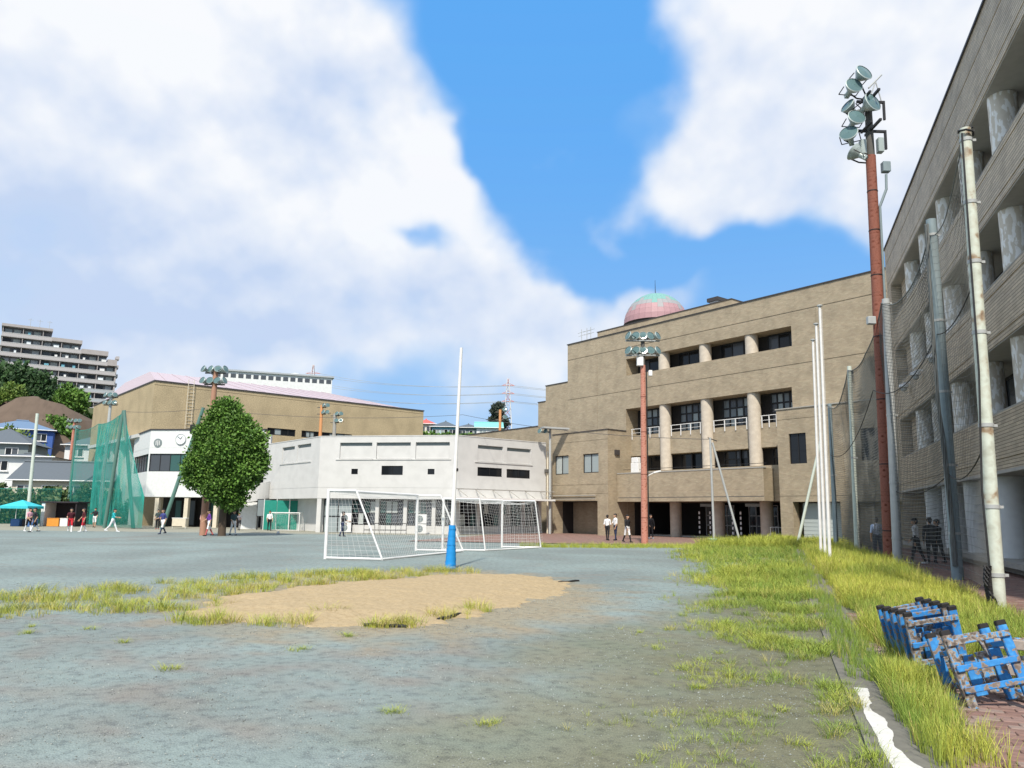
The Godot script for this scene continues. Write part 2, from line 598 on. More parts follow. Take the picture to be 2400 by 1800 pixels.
	m.vertex_color_use_as_albedo = true
	mottle(m, "stain", 1.7)
	m = mat("white_paint", lin(.60, .595, .56), 0.85)
	mottle(m, "stain_soft", 1.5)
	m = mat("gutter", lin(.17, .165, .14), 0.95)
	mottle(m, "stain", 0.9)
	m = mat("hill", lin(.07, .085, .03), 0.95)
	m.albedo_texture = T.stain
	m.uv1_scale = Vector3(0.1, 0.1, 1)
	m = mat("bare_soil", lin(.135, .10, .075), 0.95)
	m.albedo_texture = T.stain
	m.uv1_scale = Vector3(0.1, 0.1, 1)
	# blue paint worn to grey wood
	m = mat("worn_blue", Color(1, 1, 1), 0.75)
	var wb := [[0.0, lin(.10, .075, .06)], [0.28, lin(.20, .16, .135)], [0.36, lin(.26, .22, .19)], [0.385, lin(.03, .18, .45)], [0.7, lin(.04, .235, .55)], [1.0, lin(.08, .32, .62)]]
	m.albedo_texture = tex(ramp_image(91, 0.013, 512, wb, 6))
	m.uv1_scale = Vector3(1.3, 1.3, 1)
	m.uv1_triplanar = true
	m = mat("worn_wood", Color(1, 1, 1), 0.85)
	m.albedo_texture = tex(ramp_image(93, 0.02, 512, [[0.0, lin(.05, .04, .035)], [0.4, lin(.16, .13, .11)], [0.62, lin(.34, .30, .26)], [0.68, lin(.06, .24, .50)], [1.0, lin(.10, .32, .6)]], 6))
	m.uv1_scale = Vector3(1.5, 1.5, 1)
	m.uv1_triplanar = true

# p: distance to the right of a line through the camera that runs parallel to the near block; s: distance along it
func ps(p: float, s: float, y := 0.0) -> Vector3:
	return Vector3(p * 0.9461 + s * 0.3239, y, p * 0.3239 - s * 0.9461)

func to_ps(x: float, z: float) -> Vector2:
	return Vector2(x * 0.9461 + z * 0.3239, x * 0.3239 - z * 0.9461)

const SAND := [Vector2(-5.18,-12.67), Vector2(-5.60,-15.45), Vector2(-4.30,-18.35), Vector2(-1.25,-22.01), Vector2(0.65,-21.55), Vector2(1.44,-19.69), Vector2(1.04,-16.61), Vector2(-0.33,-13.96), Vector2(-1.25,-12.05), Vector2(-1.97,-11.77), Vector2(-3.14,-11.90)]

func ground_height(x: float, z: float) -> float:
	var f := clampf((40.0 + z) / 10.0, 0.0, 1.0) * clampf((22.0 - absf(x)) / 6.0, 0.0, 1.0)
	return f * (GN.get_noise_2d(x, z) * 0.018 + GN.get_noise_2d(x * 4.0, z * 4.0) * 0.006)

var GN := noise(201, 0.25, 3)

func make_ground() -> void:
	var geo := g()
	var xs := [-900.0, -400.0, -200.0, -120.0, -80.0, -60.0, -45.0, -35.0, -28.0]
	var x := -24.0
	while x < 14.01:
		xs.append(x)
		x += 0.25
	xs.append_array([18.0, 24.0, 35.0, 60.0, 120.0, 300.0, 900.0])
	var zs := [60.0, 20.0, 8.0, 3.0]
	var z := 0.0
	while z > -45.01:
		zs.append(z)
		z -= 0.2 if z > -24.0 else 0.35
	zs.append_array([-48.0, -54.0, -57.0, -59.5, -66.0, -75.0, -95.0, -130.0, -200.0, -400.0, -1200.0])
	var n1 := noise(211, 0.16, 5)
	var n2 := noise(212, 0.9, 4)
	var n3 := noise(213, 0.05, 3)
	for j in zs.size():
		for i in xs.size():
			var px: float = xs[i]
			var pz: float = zs[j]
			var q := to_ps(px, pz)
			var a := n1.get_noise_2d(px, pz)
			var b := n2.get_noise_2d(px, pz)
			var c := Color(.255, .315, .305).lerp(Color(.21, .25, .24), clampf(0.5 + a * 1.6, 0, 1))
			c = c.lerp(Color(.245, .22, .195), clampf(b * 1.6 - 0.3 + n3.get_noise_2d(px, pz), 0, 1) * 0.75)
			var sp := Vector2((px + 2.1) / 4.2, (pz + 16.8) / 6.3).length()
			c = c.lerp(Color(.33, .275, .18), clampf((1.12 - sp) * 4.0 + b * 0.8, 0, 1) * 0.8)
			# darker olive band of ground along the verge, ragged edge
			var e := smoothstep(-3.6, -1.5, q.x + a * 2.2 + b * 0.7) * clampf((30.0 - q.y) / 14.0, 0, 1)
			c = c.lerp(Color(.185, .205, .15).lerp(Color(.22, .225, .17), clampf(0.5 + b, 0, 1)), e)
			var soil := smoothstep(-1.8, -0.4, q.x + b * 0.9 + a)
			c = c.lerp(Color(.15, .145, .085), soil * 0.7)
			if pz < -58.0: # dry pale strip before the far buildings
				c = Color(.33, .325, .26)
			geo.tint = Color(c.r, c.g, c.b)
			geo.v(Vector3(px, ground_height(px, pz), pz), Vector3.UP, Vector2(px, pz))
	var w := xs.size()
	for j in zs.size() - 1:
		for i in w - 1:
			var k := j * w + i
			geo.I.append_array(PackedInt32Array([k, k + w, k + 1, k + 1, k + w, k + w + 1]))
	smooth(geo)
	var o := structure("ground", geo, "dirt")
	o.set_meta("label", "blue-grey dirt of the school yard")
	# sand of the long-jump pit
	geo = g()
	var poly := PackedVector2Array(SAND)
	var nn := noise(221, 0.9, 4)
	var nx := 130
	var nz := 180
	var idx := {}
	var count := 0
	for j in nz:
		for i in nx:
			var sx := -6.2 + 8.2 * i / (nx - 1)
			var sz := -11.0 - 11.6 * j / (nz - 1)
			var d := 99.0
			for k in poly.size():
				d = minf(d, Vector2(sx, sz).distance_to(Geometry2D.get_closest_point_to_segment(Vector2(sx, sz), poly[k], poly[(k + 1) % poly.size()])))
			if not Geometry2D.is_point_in_polygon(Vector2(sx, sz), poly):
				d = -d
			d += nn.get_noise_2d(sx, sz) * 0.45 + nn.get_noise_2d(sx * 5.0, sz * 5.0) * 0.16
			if d < -0.2:
				continue
			idx[j * nx + i] = count
			count += 1
			var hgt := smoothstep(0.0, 1.3, d) * 0.075 + clampf(d, -0.2, 0.12) * 0.16 + 0.004 + nn.get_noise_2d(sx * 2.0, sz * 2.0) * 0.035 * clampf(d, 0.0, 1.0)
			geo.v(Vector3(sx, hgt, sz), Vector3.UP, Vector2(sx, sz))
	for j in nz - 1:
		for i in nx - 1:
			var k := j * nx + i
			if idx.has(k) and idx.has(k + 1) and idx.has(k + nx) and idx.has(k + nx + 1):
				geo.I.append_array(PackedInt32Array([idx[k], idx[k + nx], idx[k + 1], idx[k + 1], idx[k + nx], idx[k + nx + 1]]))
	smooth(geo)
	structure("sand", geo, "sand")
	# brick apron before the far blocks and brick walk along the near block, both with a bed under them
	geo = g()
	geo.quad(Vector3(-6, 0.035, -45.5), Vector3(9, 0.035, -43.5), Vector3(26, 0.035, -60), Vector3(2, 0.035, -72))
	structure("brick_apron", geo, "brick_paving")
	geo = g()
	geo.quad(ps(3.5, 15.0, 0.042), ps(9.2, 15.0, 0.042), ps(9.2, 49.0, 0.042), ps(3.5, 49.0, 0.042))
	structure("brick_walk", geo, "brick_paving")
	# low concrete gutter between yard and verge, with what is left of a white line
	geo = g()
	geo.span(Vector3(0.55, -0.05, -46), Vector3(1.12, 0.030, -2)).xf = Transform3D()
	var gu := structure("gutter", geo, "gutter")
	gu.rotation.y = -deg_to_rad(18.9)
	geo = g()
	var wn := noise(231, 0.7, 5)
	var s0 := 3.0
	while s0 < 8.6:
		var s1 := s0 + 0.03
		var e0 := [0.65 + wn.get_noise_2d(s0, 0) * 0.05, 0.84 + wn.get_noise_2d(s0, 9) * 0.13 - (s0 - 5.5) * 0.03]
		var e1 := [0.65 + wn.get_noise_2d(s1, 0) * 0.05, 0.84 + wn.get_noise_2d(s1, 9) * 0.13 - (s1 - 5.5) * 0.03]
		if e0[1] > e0[0] and e1[1] > e1[0]:
			geo.quad(ps(e0[0], s0, 0.035), ps(e0[1], s0, 0.035), ps(e1[1], s1, 0.035), ps(e1[0], s1, 0.035))
		s0 = s1
	structure("white_line", geo, "white_paint")

func smooth(geo: Geo) -> void: # normals averaged over shared vertices
	var nn := PackedVector3Array()
	nn.resize(geo.P.size())
	for t in geo.I.size() / 3:
		var a := geo.I[t * 3]
		var b := geo.I[t * 3 + 1]
		var c := geo.I[t * 3 + 2]
		var f := (geo.P[c] - geo.P[a]).cross(geo.P[b] - geo.P[a])
		nn[a] += f
		nn[b] += f
		nn[c] += f
	for i in nn.size():
		geo.N[i] = nn[i].normalized()

# ---------------------------------------------------------------- building pieces
var cubes := {}

func slab(called: String, c: Vector3, s: Vector3, mat_: String, parent: Node) -> MeshInstance3D: # a box that shares one unit mesh per material
	if not cubes.has(mat_):
		cubes[mat_] = g().box(Vector3.ZERO, Vector3.ONE).mesh(M[mat_])
	var o := part_mesh(called, cubes[mat_], parent)
	o.position = c
	o.scale = s
	return o

func sub(called: String, parent: Node, at := Vector3.ZERO, turn := 0.0) -> Node3D:
	var o := Node3D.new()
	o.name = called
	parent.add_child(o, true)
	o.position = at
	o.rotation.y = turn
	return o

func window(parent: Node, x0: float, y0: float, x1: float, y1: float, z: float, nx: int, ny: int, fw: float, frame: String, panes: Array, called := "window") -> MeshInstance3D:
	var f := g()
	var d := 0.09
	f.span(Vector3(x0, y0, z - d), Vector3(x1, y0 + fw, z))
	f.span(Vector3(x0, y1 - fw, z - d), Vector3(x1, y1, z))
	var pw := (x1 - x0 - fw) / nx
	var ph := (y1 - y0 - fw) / ny
	for i in nx + 1:
		f.span(Vector3(x0 + pw * i, y0 + fw, z - d), Vector3(x0 + pw * i + fw, y1 - fw, z))
	for j in range(1, ny):
		for i in nx:
			f.span(Vector3(x0 + pw * i + fw, y0 + ph * j, z - d), Vector3(x0 + pw * (i + 1), y0 + ph * j + fw, z - 0.004))
	var w := part(called, f, frame, parent)
	for j in ny:
		for i in nx:
			slab("pane", Vector3(x0 + pw * (i + 0.5) + fw * 0.5, y0 + ph * (j + 0.5) + fw * 0.5, z - d * 0.55), Vector3(pw - fw, ph - fw, 0.012), panes[rng.randi() % panes.size()], w)
	return w

func column(parent: Node, x: float, z: float, y0: float, y1: float, r: float, mat_: String, seg := 24, turn := 0.0) -> void:
	var o := part("column", g().lathe([Vector2(r, 0), Vector2(r, y1 - y0)], seg), mat_, parent)
	o.position = Vector3(x, y0, z)
	o.rotation.y = turn

func make_main_block() -> void:
	rng.seed = 301
	var b := thing("school_building", "large four-storey beige tiled school block with green and pink dome on its roof", "building", Vector3(11.8226, 0, -60.0), deg_to_rad(-52.0))
	var x1 := 24.0
	var holes := [[-3.75, 13.1, 11.58, 14.5, 1.45], [-3.85, 5.13, 11.4, 10.3, 1.45], [-3.8, 0.0, 11.1, 2.7, 6.0]]
	for y in [11.78, 15.42]:
		holes.append([-11.0, y, x1, y + 0.07, 0.03, true])
	for xx in [-7.2, 13.4]:
		holes.append([xx, 8.7, xx + 0.03, 11.7, 0.02, true])
		holes.append([xx, 11.9, xx + 0.03, 15.35, 0.02, true])
	var w := g().wall(-11.0, x1, 0, 16.9, holes)
	w.quad(Vector3(-11, 0, -14), Vector3(-11, 0, 0), Vector3(-11, 16.9, 0), Vector3(-11, 16.9, -14))
	w.quad(Vector3(-11, 16.6, 0), Vector3(x1, 16.6, 0), Vector3(x1, 16.6, -14), Vector3(-11, 16.6, -14))
	part("wall", w, "tile", b)
	part("coping", g().span(Vector3(-11.06, 16.9, -0.35), Vector3(x1, 16.98, 0.06)).span(Vector3(-11.06, 16.9, -14), Vector3(-10.7, 16.98, -0.35)), "coping", b)
	# stepped lower tower at the far end, set back a little
	w = g()
	w.span(Vector3(-14.75, 0, -9), Vector3(-11.0, 13.62, -0.6))
	w.span(Vector3(-15.85, 0, -9), Vector3(-14.75, 12.15, -0.6))
	part("stair_tower", w, "tile", b)
	part("coping", g().span(Vector3(-14.8, 13.62, -9.0), Vector3(-11.0, 13.7, -0.55)), "coping", b)
	part("coping", g().span(Vector3(-15.9, 12.15, -9.0), Vector3(-14.8, 12.23, -0.55)), "coping", b)
	part("low_wing", g().span(Vector3(-30.0, 0, -8), Vector3(-15.85, 9.95, -1.0)), "tile", b)
	part("coping", g().span(Vector3(-30.0, 9.95, -8), Vector3(-15.9, 10.03, -0.95)), "coping", b)
	part("downpipe", g().tube(Vector3(-11.15, 7.0, -0.42), Vector3(-11.15, 14.2, -0.42), 0.14, 0.14, 10), "grey_metal", b)
	# niches: dark backs, windows, round columns
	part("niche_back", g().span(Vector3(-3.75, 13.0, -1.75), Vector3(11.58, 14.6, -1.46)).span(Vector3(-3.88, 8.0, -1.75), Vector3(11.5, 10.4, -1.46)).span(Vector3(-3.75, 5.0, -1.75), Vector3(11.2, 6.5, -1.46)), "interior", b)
	part("spandrel", g().span(Vector3(-3.85, 6.42, -1.4), Vector3(11.4, 8.1, -0.5)), "tile", b)
	var cx := [-0.08, 3.98, 8.07]
	var bays := [[-3.7, -0.62], [0.46, 3.44], [4.52, 7.53], [8.61, 11.45]]
	for c in cx:
		for yy in [[13.1, 14.5], [5.13, 10.3]]:
			column(b, c, -0.52, yy[0], yy[1], 0.46, "column")
		column(b, c, -1.5, 0.0, 2.7, 0.45, "column")
	for k in 4:
		var a: float = bays[k][0] + 0.25
		var e: float = bays[k][1] + 0.35
		window(b, a, 13.12, minf(e, 11.5), 14.45, -1.3, 3, 1, 0.09, "black_metal", ["glass", "glass", "glass_grey"])
		window(b, a, 8.12, minf(e, 11.45), 10.28, -1.3, 5, 3, 0.12, "black_metal", ["glass_pale", "glass_grey", "glass_light", "glass_pale"])
		window(b, a, 5.15, minf(e, 11.0), 6.4, -1.3, 3, 1 if k < 2 else 2, 0.08, "black_metal", ["glass", "glass", "glass", "glass_grey"])
		# white railing of the third-floor bay
		var r0: float = bays[k][0]
		var r1: float = minf(bays[k][1], 10.5)
		var rail := part("railing", g().tube(Vector3(r0, 8.62, -0.45), Vector3(r1, 8.62, -0.45), 0.028, 0.028, 6).tube(Vector3(r0, 8.3, -0.45), Vector3(r1, 8.3, -0.45), 0.016, 0.016, 6), "white_metal", b)
		var nposts := 4
		for i in nposts:
			var px := lerpf(r0 + 0.08, r1 - 0.08, i / (nposts - 1.0))
			slab("post", Vector3(px, 8.2, -0.46), Vector3(0.06, 0.84, 0.045), "white_metal", rail)
	# balcony across the first floor
	var bal := g().span(Vector3(-3.8, 2.7, 0.0), Vector3(9.72, 4.9, 1.17))
	var bp := part("balcony", bal, "tile", b)
	part("ledge", g().span(Vector3(-3.79, 4.9, 0.9), Vector3(9.76, 4.98, 1.2)), "concrete", bp)
	part("groove", g().span(Vector3(-3.7, 2.98, 1.17), Vector3(9.7, 3.03, 1.174)), "dark_concrete", bp)
	part("handrail", g().pipe([Vector3(-3.7, 5.25, 0.6), Vector3(9.6, 5.25, 0.6)], 0.02), "black_metal", bp)
	# air conditioner and clutter on the balcony
	part("condenser", g().plank(Vector3(-2.3, 5.35, 0.55), Vector3(0.8, 0.85, 0.4), 0.03).plank(Vector3(-2.35, 6.0, 0.5), Vector3(0.7, 0.4, 0.35), 0.03), "white_metal", b)
	# first-floor inner partitions seen past the columns
	for xx in [1.9, 6.3]:
		slab("mullion", Vector3(xx, 5.78, -1.2), Vector3(0.12, 1.28, 0.14), "black_metal", b)
	# open ground floor: back wall with glazed doors, ceiling lamps
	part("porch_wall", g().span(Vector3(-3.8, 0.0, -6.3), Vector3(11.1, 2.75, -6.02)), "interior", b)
	for d in [[0.7, 3.4], [4.7, 7.2]]:
		window(b, d[0], 0.15, d[1], 2.5, -4.2, 4, 3, 0.07, "grey_metal", ["glass", "glass", "glass_grey"], "glazed_door")
	part("step", g().span(Vector3(-3.7, 0.0, -3.9), Vector3(11.0, 0.14, -1.6)), "concrete", b)
	for xx in [2.1, 6.2]:
		slab("sign_plate", Vector3(xx, 2.48, -2.6), Vector3(1.3, 0.22, 0.05), "door_grey", b)
	# white lattice frames standing in the porch
	for xx in [2.2, 3.2, 5.2, 5.9]:
		var fr := part("display_frame", g().span(Vector3(xx - 0.03, 0.15, -1.55), Vector3(xx + 0.03, 2.1, -1.5)), "black_metal", b)
		for k in 5:
			slab("notice", Vector3(xx, 0.45 + k * 0.36, -1.485), Vector3(0.13, 0.2, 0.01), "white_metal", fr)
	slab("lattice_gate", Vector3(9.6, 0.5, -0.8), Vector3(1.7, 0.04, 0.04), "grey_metal", b)
	var lg := g()
	for k in 9:
		lg.span(Vector3(8.75 + k * 0.21, 0.05, -0.82), Vector3(8.78 + k * 0.21, 0.95, -0.79))
	lg.span(Vector3(8.75, 0.93, -0.83), Vector3(10.5, 0.97, -0.78))
	part("lattice_gate", lg, "grey_metal", b)
	# projecting two-storey block on the right
	w = g().wall(11.1, 21.0, 0, 8.6, [[11.94, 5.03, 13.14, 6.98, 0.12], [16.72, 5.03, 17.87, 6.95, 0.12], [12.0, 0.0, 15.2, 2.62, 0.7], [16.0, 0.0, 19.4, 2.62, 0.7, true], [11.1, 2.95, 21.0, 3.0, 0.02, true], [11.1, 7.9, 21.0, 7.95, 0.02, true], [15.55, 3.1, 15.59, 7.8, 0.02, true]], 1.5)
	w.quad(Vector3(11.1, 0, 0), Vector3(11.1, 0, 1.5), Vector3(11.1, 8.6, 1.5), Vector3(11.1, 8.6, 0))
	w.quad(Vector3(11.1, 8.6, 1.5), Vector3(21, 8.6, 1.5), Vector3(21, 8.6, 0), Vector3(11.1, 8.6, 0))
	part("side_block", w, "tile", b)
	part("coping", g().span(Vector3(11.04, 8.6, 0.02), Vector3(21, 8.67, 1.56)), "concrete", b)
	window(b, 11.94, 5.03, 13.14, 6.98, 1.42, 2, 1, 0.05, "black_metal", ["glass"])
	window(b, 16.72, 5.03, 17.87, 6.95, 1.42, 2, 1, 0.05, "black_metal", ["glass"])
	var sh := part("shutter_door", g().span(Vector3(12.3, 0.3, 0.78), Vector3(15.1, 2.55, 0.84)), "door_grey", b)
	for k in 9:
		slab("slat", Vector3(13.7, 0.45 + k * 0.245, 0.85), Vector3(2.78, 0.215, 0.02), "door_grey", sh)
	part("plinth", g().span(Vector3(12.0, 0.0, 0.7), Vector3(15.2, 0.3, 1.45)), "concrete", b)
	# two-storey annex on the left
	w = g().wall(-10.6, -3.85, 0, 8.45, [[-10.28, 5.01, -8.53, 6.61, 0.12], [-6.75, 5.03, -4.92, 6.6, 0.12], [-10.33, 0.0, -5.06, 2.75, 5.6], [-10.6, 3.32, -3.85, 3.37, 0.02, true], [-10.6, 4.05, -3.85, 4.1, 0.02, true], [-10.6, 7.65, -3.85, 7.7, 0.02, true]], 2.15)
	w.quad(Vector3(-3.85, 0, 2.15), Vector3(-3.85, 0, 0), Vector3(-3.85, 8.45, 0), Vector3(-3.85, 8.45, 2.15))
	w.quad(Vector3(-10.6, 0, -3), Vector3(-10.6, 0, 2.15), Vector3(-10.6, 8.45, 2.15), Vector3(-10.6, 8.45, -3))
	w.quad(Vector3(-10.6, 8.45, 2.15), Vector3(-3.85, 8.45, 2.15), Vector3(-3.85, 8.45, -0.0), Vector3(-10.6, 8.45, -0.0))
	part("annex", w, "tile", b)
	part("coping", g().span(Vector3(-10.65, 8.45, 0.02), Vector3(-3.8, 8.52, 2.2)), "coping", b)
	window(b, -10.28, 5.01, -8.53, 6.61, 2.06, 2, 1, 0.07, "black_metal", ["blind", "glass_light"])
	window(b, -6.75, 5.03, -4.92, 6.6, 2.06, 2, 1, 0.07, "black_metal", ["glass_light", "glass_grey"])
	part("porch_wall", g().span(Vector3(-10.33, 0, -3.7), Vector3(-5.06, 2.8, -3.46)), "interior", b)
	part("porch_shade_lining", g().span(Vector3(-10.31, 0.04, -3.4), Vector3(-10.27, 2.74, 1.2)).span(Vector3(-5.12, 0.04, -3.4), Vector3(-5.08, 2.74, 1.2)).span(Vector3(-10.27, 2.70, -3.4), Vector3(-5.12, 2.74, 1.2)), "interior", b)  # near-black sheets added over the tile, porch shade put into their colour
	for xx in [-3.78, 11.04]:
		part("porch_shade_lining", g().span(Vector3(xx, 0.04, -6.0), Vector3(xx + 0.04, 2.69, -0.8)), "interior", b)  # added side sheets that darken the open ground floor, painted shade
	for k in 5:
		slab("pillar", Vector3(-9.9 + k * 1.1, 1.37, -2.4), Vector3(0.18, 2.74, 0.18), "concrete", b)
	slab("panel", Vector3(-8.6, 1.2, -2.2), Vector3(1.2, 1.6, 0.06), "house_grey", b)
	part("pipe", g().pipe([Vector3(-10.4, 3.2, 2.25), Vector3(-5.2, 3.2, 2.25)], 0.04).pipe([Vector3(-10.4, 2.9, 2.25), Vector3(-5.2, 2.9, 2.25)], 0.03), "concrete", b)
	part("downpipe", g().pipe([Vector3(-10.55, 0.2, 2.3), Vector3(-10.55, 6.2, 2.3)], 0.07, 8), "house_cream", b)
	slab("vent_box", Vector3(-3.78, 6.65, 1.15), Vector3(0.14, 0.4, 0.5), "coping", b)
	# roof: penthouse, dome, stair head, aerials
	part("penthouse", g().span(Vector3(-11.2, 16.6, -13.5), Vector3(4.0, 18.75, -4.0)), "tile", b)
	part("coping", g().span(Vector3(-11.25, 18.75, -13.5), Vector3(4.05, 18.82, -3.95)), "coping", b)
	# dome centre from its place on the roof
	var dc := Vector3(-9.6, 20.25, -10.5)
	part("dome_drum", g().lathe([Vector2(2.95, 18.6), Vector2(2.95, 20.15), Vector2(3.2, 20.25)], 40), "dark_concrete", b).position = Vector3(dc.x, 0, dc.z)
	var rings := 9
	for j in rings:
		var t0 := (PI * 0.5) * j / rings
		var t1 := (PI * 0.5) * (j + 1) / rings - 0.002
		var n := 32 if j < 6 else 16
		for i in n:
			var u0 := TAU * i / n
			var u1 := TAU * (i + 1) / n - 0.003
			var q := g()
			var r := 3.15
			var pt := func(t: float, u: float) -> Vector3: return Vector3(cos(t) * sin(u), sin(t), cos(t) * cos(u)) * r
			q.quad(pt.call(t0, u0), pt.call(t0, u1), pt.call(t1, u1), pt.call(t1, u0))
			var f := j + rng.randf_range(-0.9, 0.9)
			var o := part("dome_panel", q, "dome_pink" if f < 2.2 else ("dome_mid" if f < 3.6 else "dome_teal"), b)
			o.position = dc
	part("lightning_rod", g().tube(dc + Vector3(0, 3.1, 0), dc + Vector3(0, 4.6, 0), 0.04, 0.015, 6), "black_metal", b)
	part("stair_head", g().span(Vector3(-4.2, 16.6, -20), Vector3(-3.3, 21.7, -12)), "white_wall", b)
	part("coping", g().span(Vector3(-4.4, 21.7, -20), Vector3(-3.15, 22.05, -11.85)), "coping", b)
	for xx in [-10.2, -9.5, -9.0]:
		part("aerial", g().tube(Vector3(xx, 16.9, -1.0), Vector3(xx, 18.4, -1.0), 0.03, 0.03, 5).tube(Vector3(xx - 0.5, 18.1, -1.0), Vector3(xx + 0.5, 18.15, -1.0), 0.02, 0.02, 5).tube(Vector3(xx - 0.4, 17.8, -1.0), Vector3(xx + 0.4, 17.85, -1.0), 0.02, 0.02, 5), "grey_metal", b)

func make_near_block() -> void:
	rng.seed = 311
	# local x runs towards the camera (x = -s), z points into the yard
	var b := thing("school_building", "near beige tiled school block with rows of round flaking columns, along right edge", "building", Vector3(6.5 * 0.9461, 0, 6.5 * 0.3239), deg_to_rad(-108.9))
	var e := -47.0
	var n := -11.0
	var holes := [[-45.6, 12.3, n - 0.6, 14.4, 1.9], [-45.6, 8.7, n - 0.6, 10.75, 1.9], [-45.6, 4.85, n - 0.6, 6.9, 1.9]]
	for y in [3.45, 7.1, 8.4, 10.95, 12.05, 14.65, 15.9]:
		holes.append([e, y, n, y + 0.05, 0.03, true])
	var w := g().wall(e, n, 3.15, 16.85, holes)
	w.quad(Vector3(e, 0.45, -12), Vector3(e, 0.45, 0), Vector3(e, 16.85, 0), Vector3(e, 16.85, -12))
	w.quad(Vector3(e, 16.5, 0), Vector3(n, 16.5, 0), Vector3(n, 16.5, -12), Vector3(e, 16.5, -12))
	w.quad(Vector3(n, 0, 0), Vector3(n, 0, -12), Vector3(n, 16.85, -12), Vector3(n, 16.85, 0))
	part("wall", w, "tile_near", b)
	part("coping", g().span(Vector3(e - 0.06, 16.85, -0.35), Vector3(n, 16.93, 0.06)), "coping", b)
	part("soffit", g().span(Vector3(e, 3.05, -5.0), Vector3(n, 3.15, 0.0)), "soffit", b)
	var rows := [[12.3, 14.4], [8.7, 10.75], [4.85, 6.9]]
	for r in rows:
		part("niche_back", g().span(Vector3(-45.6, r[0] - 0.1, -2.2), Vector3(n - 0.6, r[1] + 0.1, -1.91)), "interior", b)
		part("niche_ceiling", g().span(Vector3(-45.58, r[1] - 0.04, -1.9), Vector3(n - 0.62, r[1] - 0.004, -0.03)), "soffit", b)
		part("sill", g().span(Vector3(-45.55, r[0], -0.5), Vector3(n - 0.65, r[0] + 0.06, -0.02)), "concrete", b)
	for k in range(-3, 5):
		var x := -(25.2 + 4.1 * k)
		for r in rows:
			column(b, x, -0.52, r[0], r[1] - 0.045, 0.4, "column_flaked", 28, rng.randf() * TAU)
		column(b, x, -0.75, 0.45, 3.05, 0.5, "white_wall_2", 28)
		if k < 4:
			for r in rows:
				window(b, x - 3.3, r[0] + 0.05, x - 0.8, r[1] - 0.05, -1.75, 2, 1, 0.1, "black_metal", ["glass", "glass", "glass_grey"])
	# pier that closes the niches at the far end
	for r in rows:
		slab("pier", Vector3(-44.6, (r[0] + r[1]) * 0.5, -0.9), Vector3(1.5, r[1] - r[0], 0.8), "tile_near", b)
	part("terrace", g().span(Vector3(e, 0.28, -6.0), Vector3(n, 0.45, 0.12)).span(Vector3(e, 0.0, -6.0), Vector3(n, 0.28, -0.35)), "concrete", b)
	part("ground_floor_wall", g().wall(e, n, 0.45, 3.05, [[-39.5, 0.45, -37.5, 2.5, 0.2, true], [-33.0, 1.3, -29.5, 2.6, 0.2, true], [-24.0, 1.3, -21.0, 2.6, 0.2, true]], -3.6), "tile_near", b)
	window(b, -33.0, 1.3, -29.5, 2.6, -3.68, 4, 1, 0.08, "black_metal", ["glass", "glass_grey"])
	window(b, -39.5, 0.45, -37.5, 2.5, -3.68, 2, 1, 0.08, "black_metal", ["glass", "glass_grey"], "glazed_door")
	# hooded wall lamps under the second-floor niches
	for s in [34.2, 38.2, 41.7]:
		var l := part("wall_lamp", g().lathe([Vector2(0.02, 0.0), Vector2(0.2, -0.06), Vector2(0.24, -0.2), Vector2(0.2, -0.21)].map(func(q): return Vector2(q.x, q.y)), 14).box(Vector3(0, 0.02, -0.15), Vector3(0.1, 0.08, 0.32)), "white_metal", b)
		l.position = Vector3(-s, 8.25, 0.3)
		var bulb := part("shade", g().lathe([Vector2(0.02, -0.42), Vector2(0.13, -0.36), Vector2(0.15, -0.2)], 12), "grey_metal", l)
		bulb.position = Vector3.ZERO
	part("roof_vent", g().plank(Vector3(-46.2, 17.2, -1.0), Vector3(0.5, 0.7, 0.5), 0.04), "coping", b)

func face_xf(a: Vector2, b: Vector2) -> Transform3D: # local x from a to b on the ground, z outwards to the viewer's side
	var d := (b - a).normalized()
	return Transform3D(Basis(Vector3.UP, atan2(-d.y, d.x)), Vector3(a.x, 0, a.y))

func on(o: Node3D, xf: Transform3D, parent: Node3D) -> Node3D: # set a part by a world transform
	o.transform = parent.transform.affine_inverse() * xf * o.transform
	return o

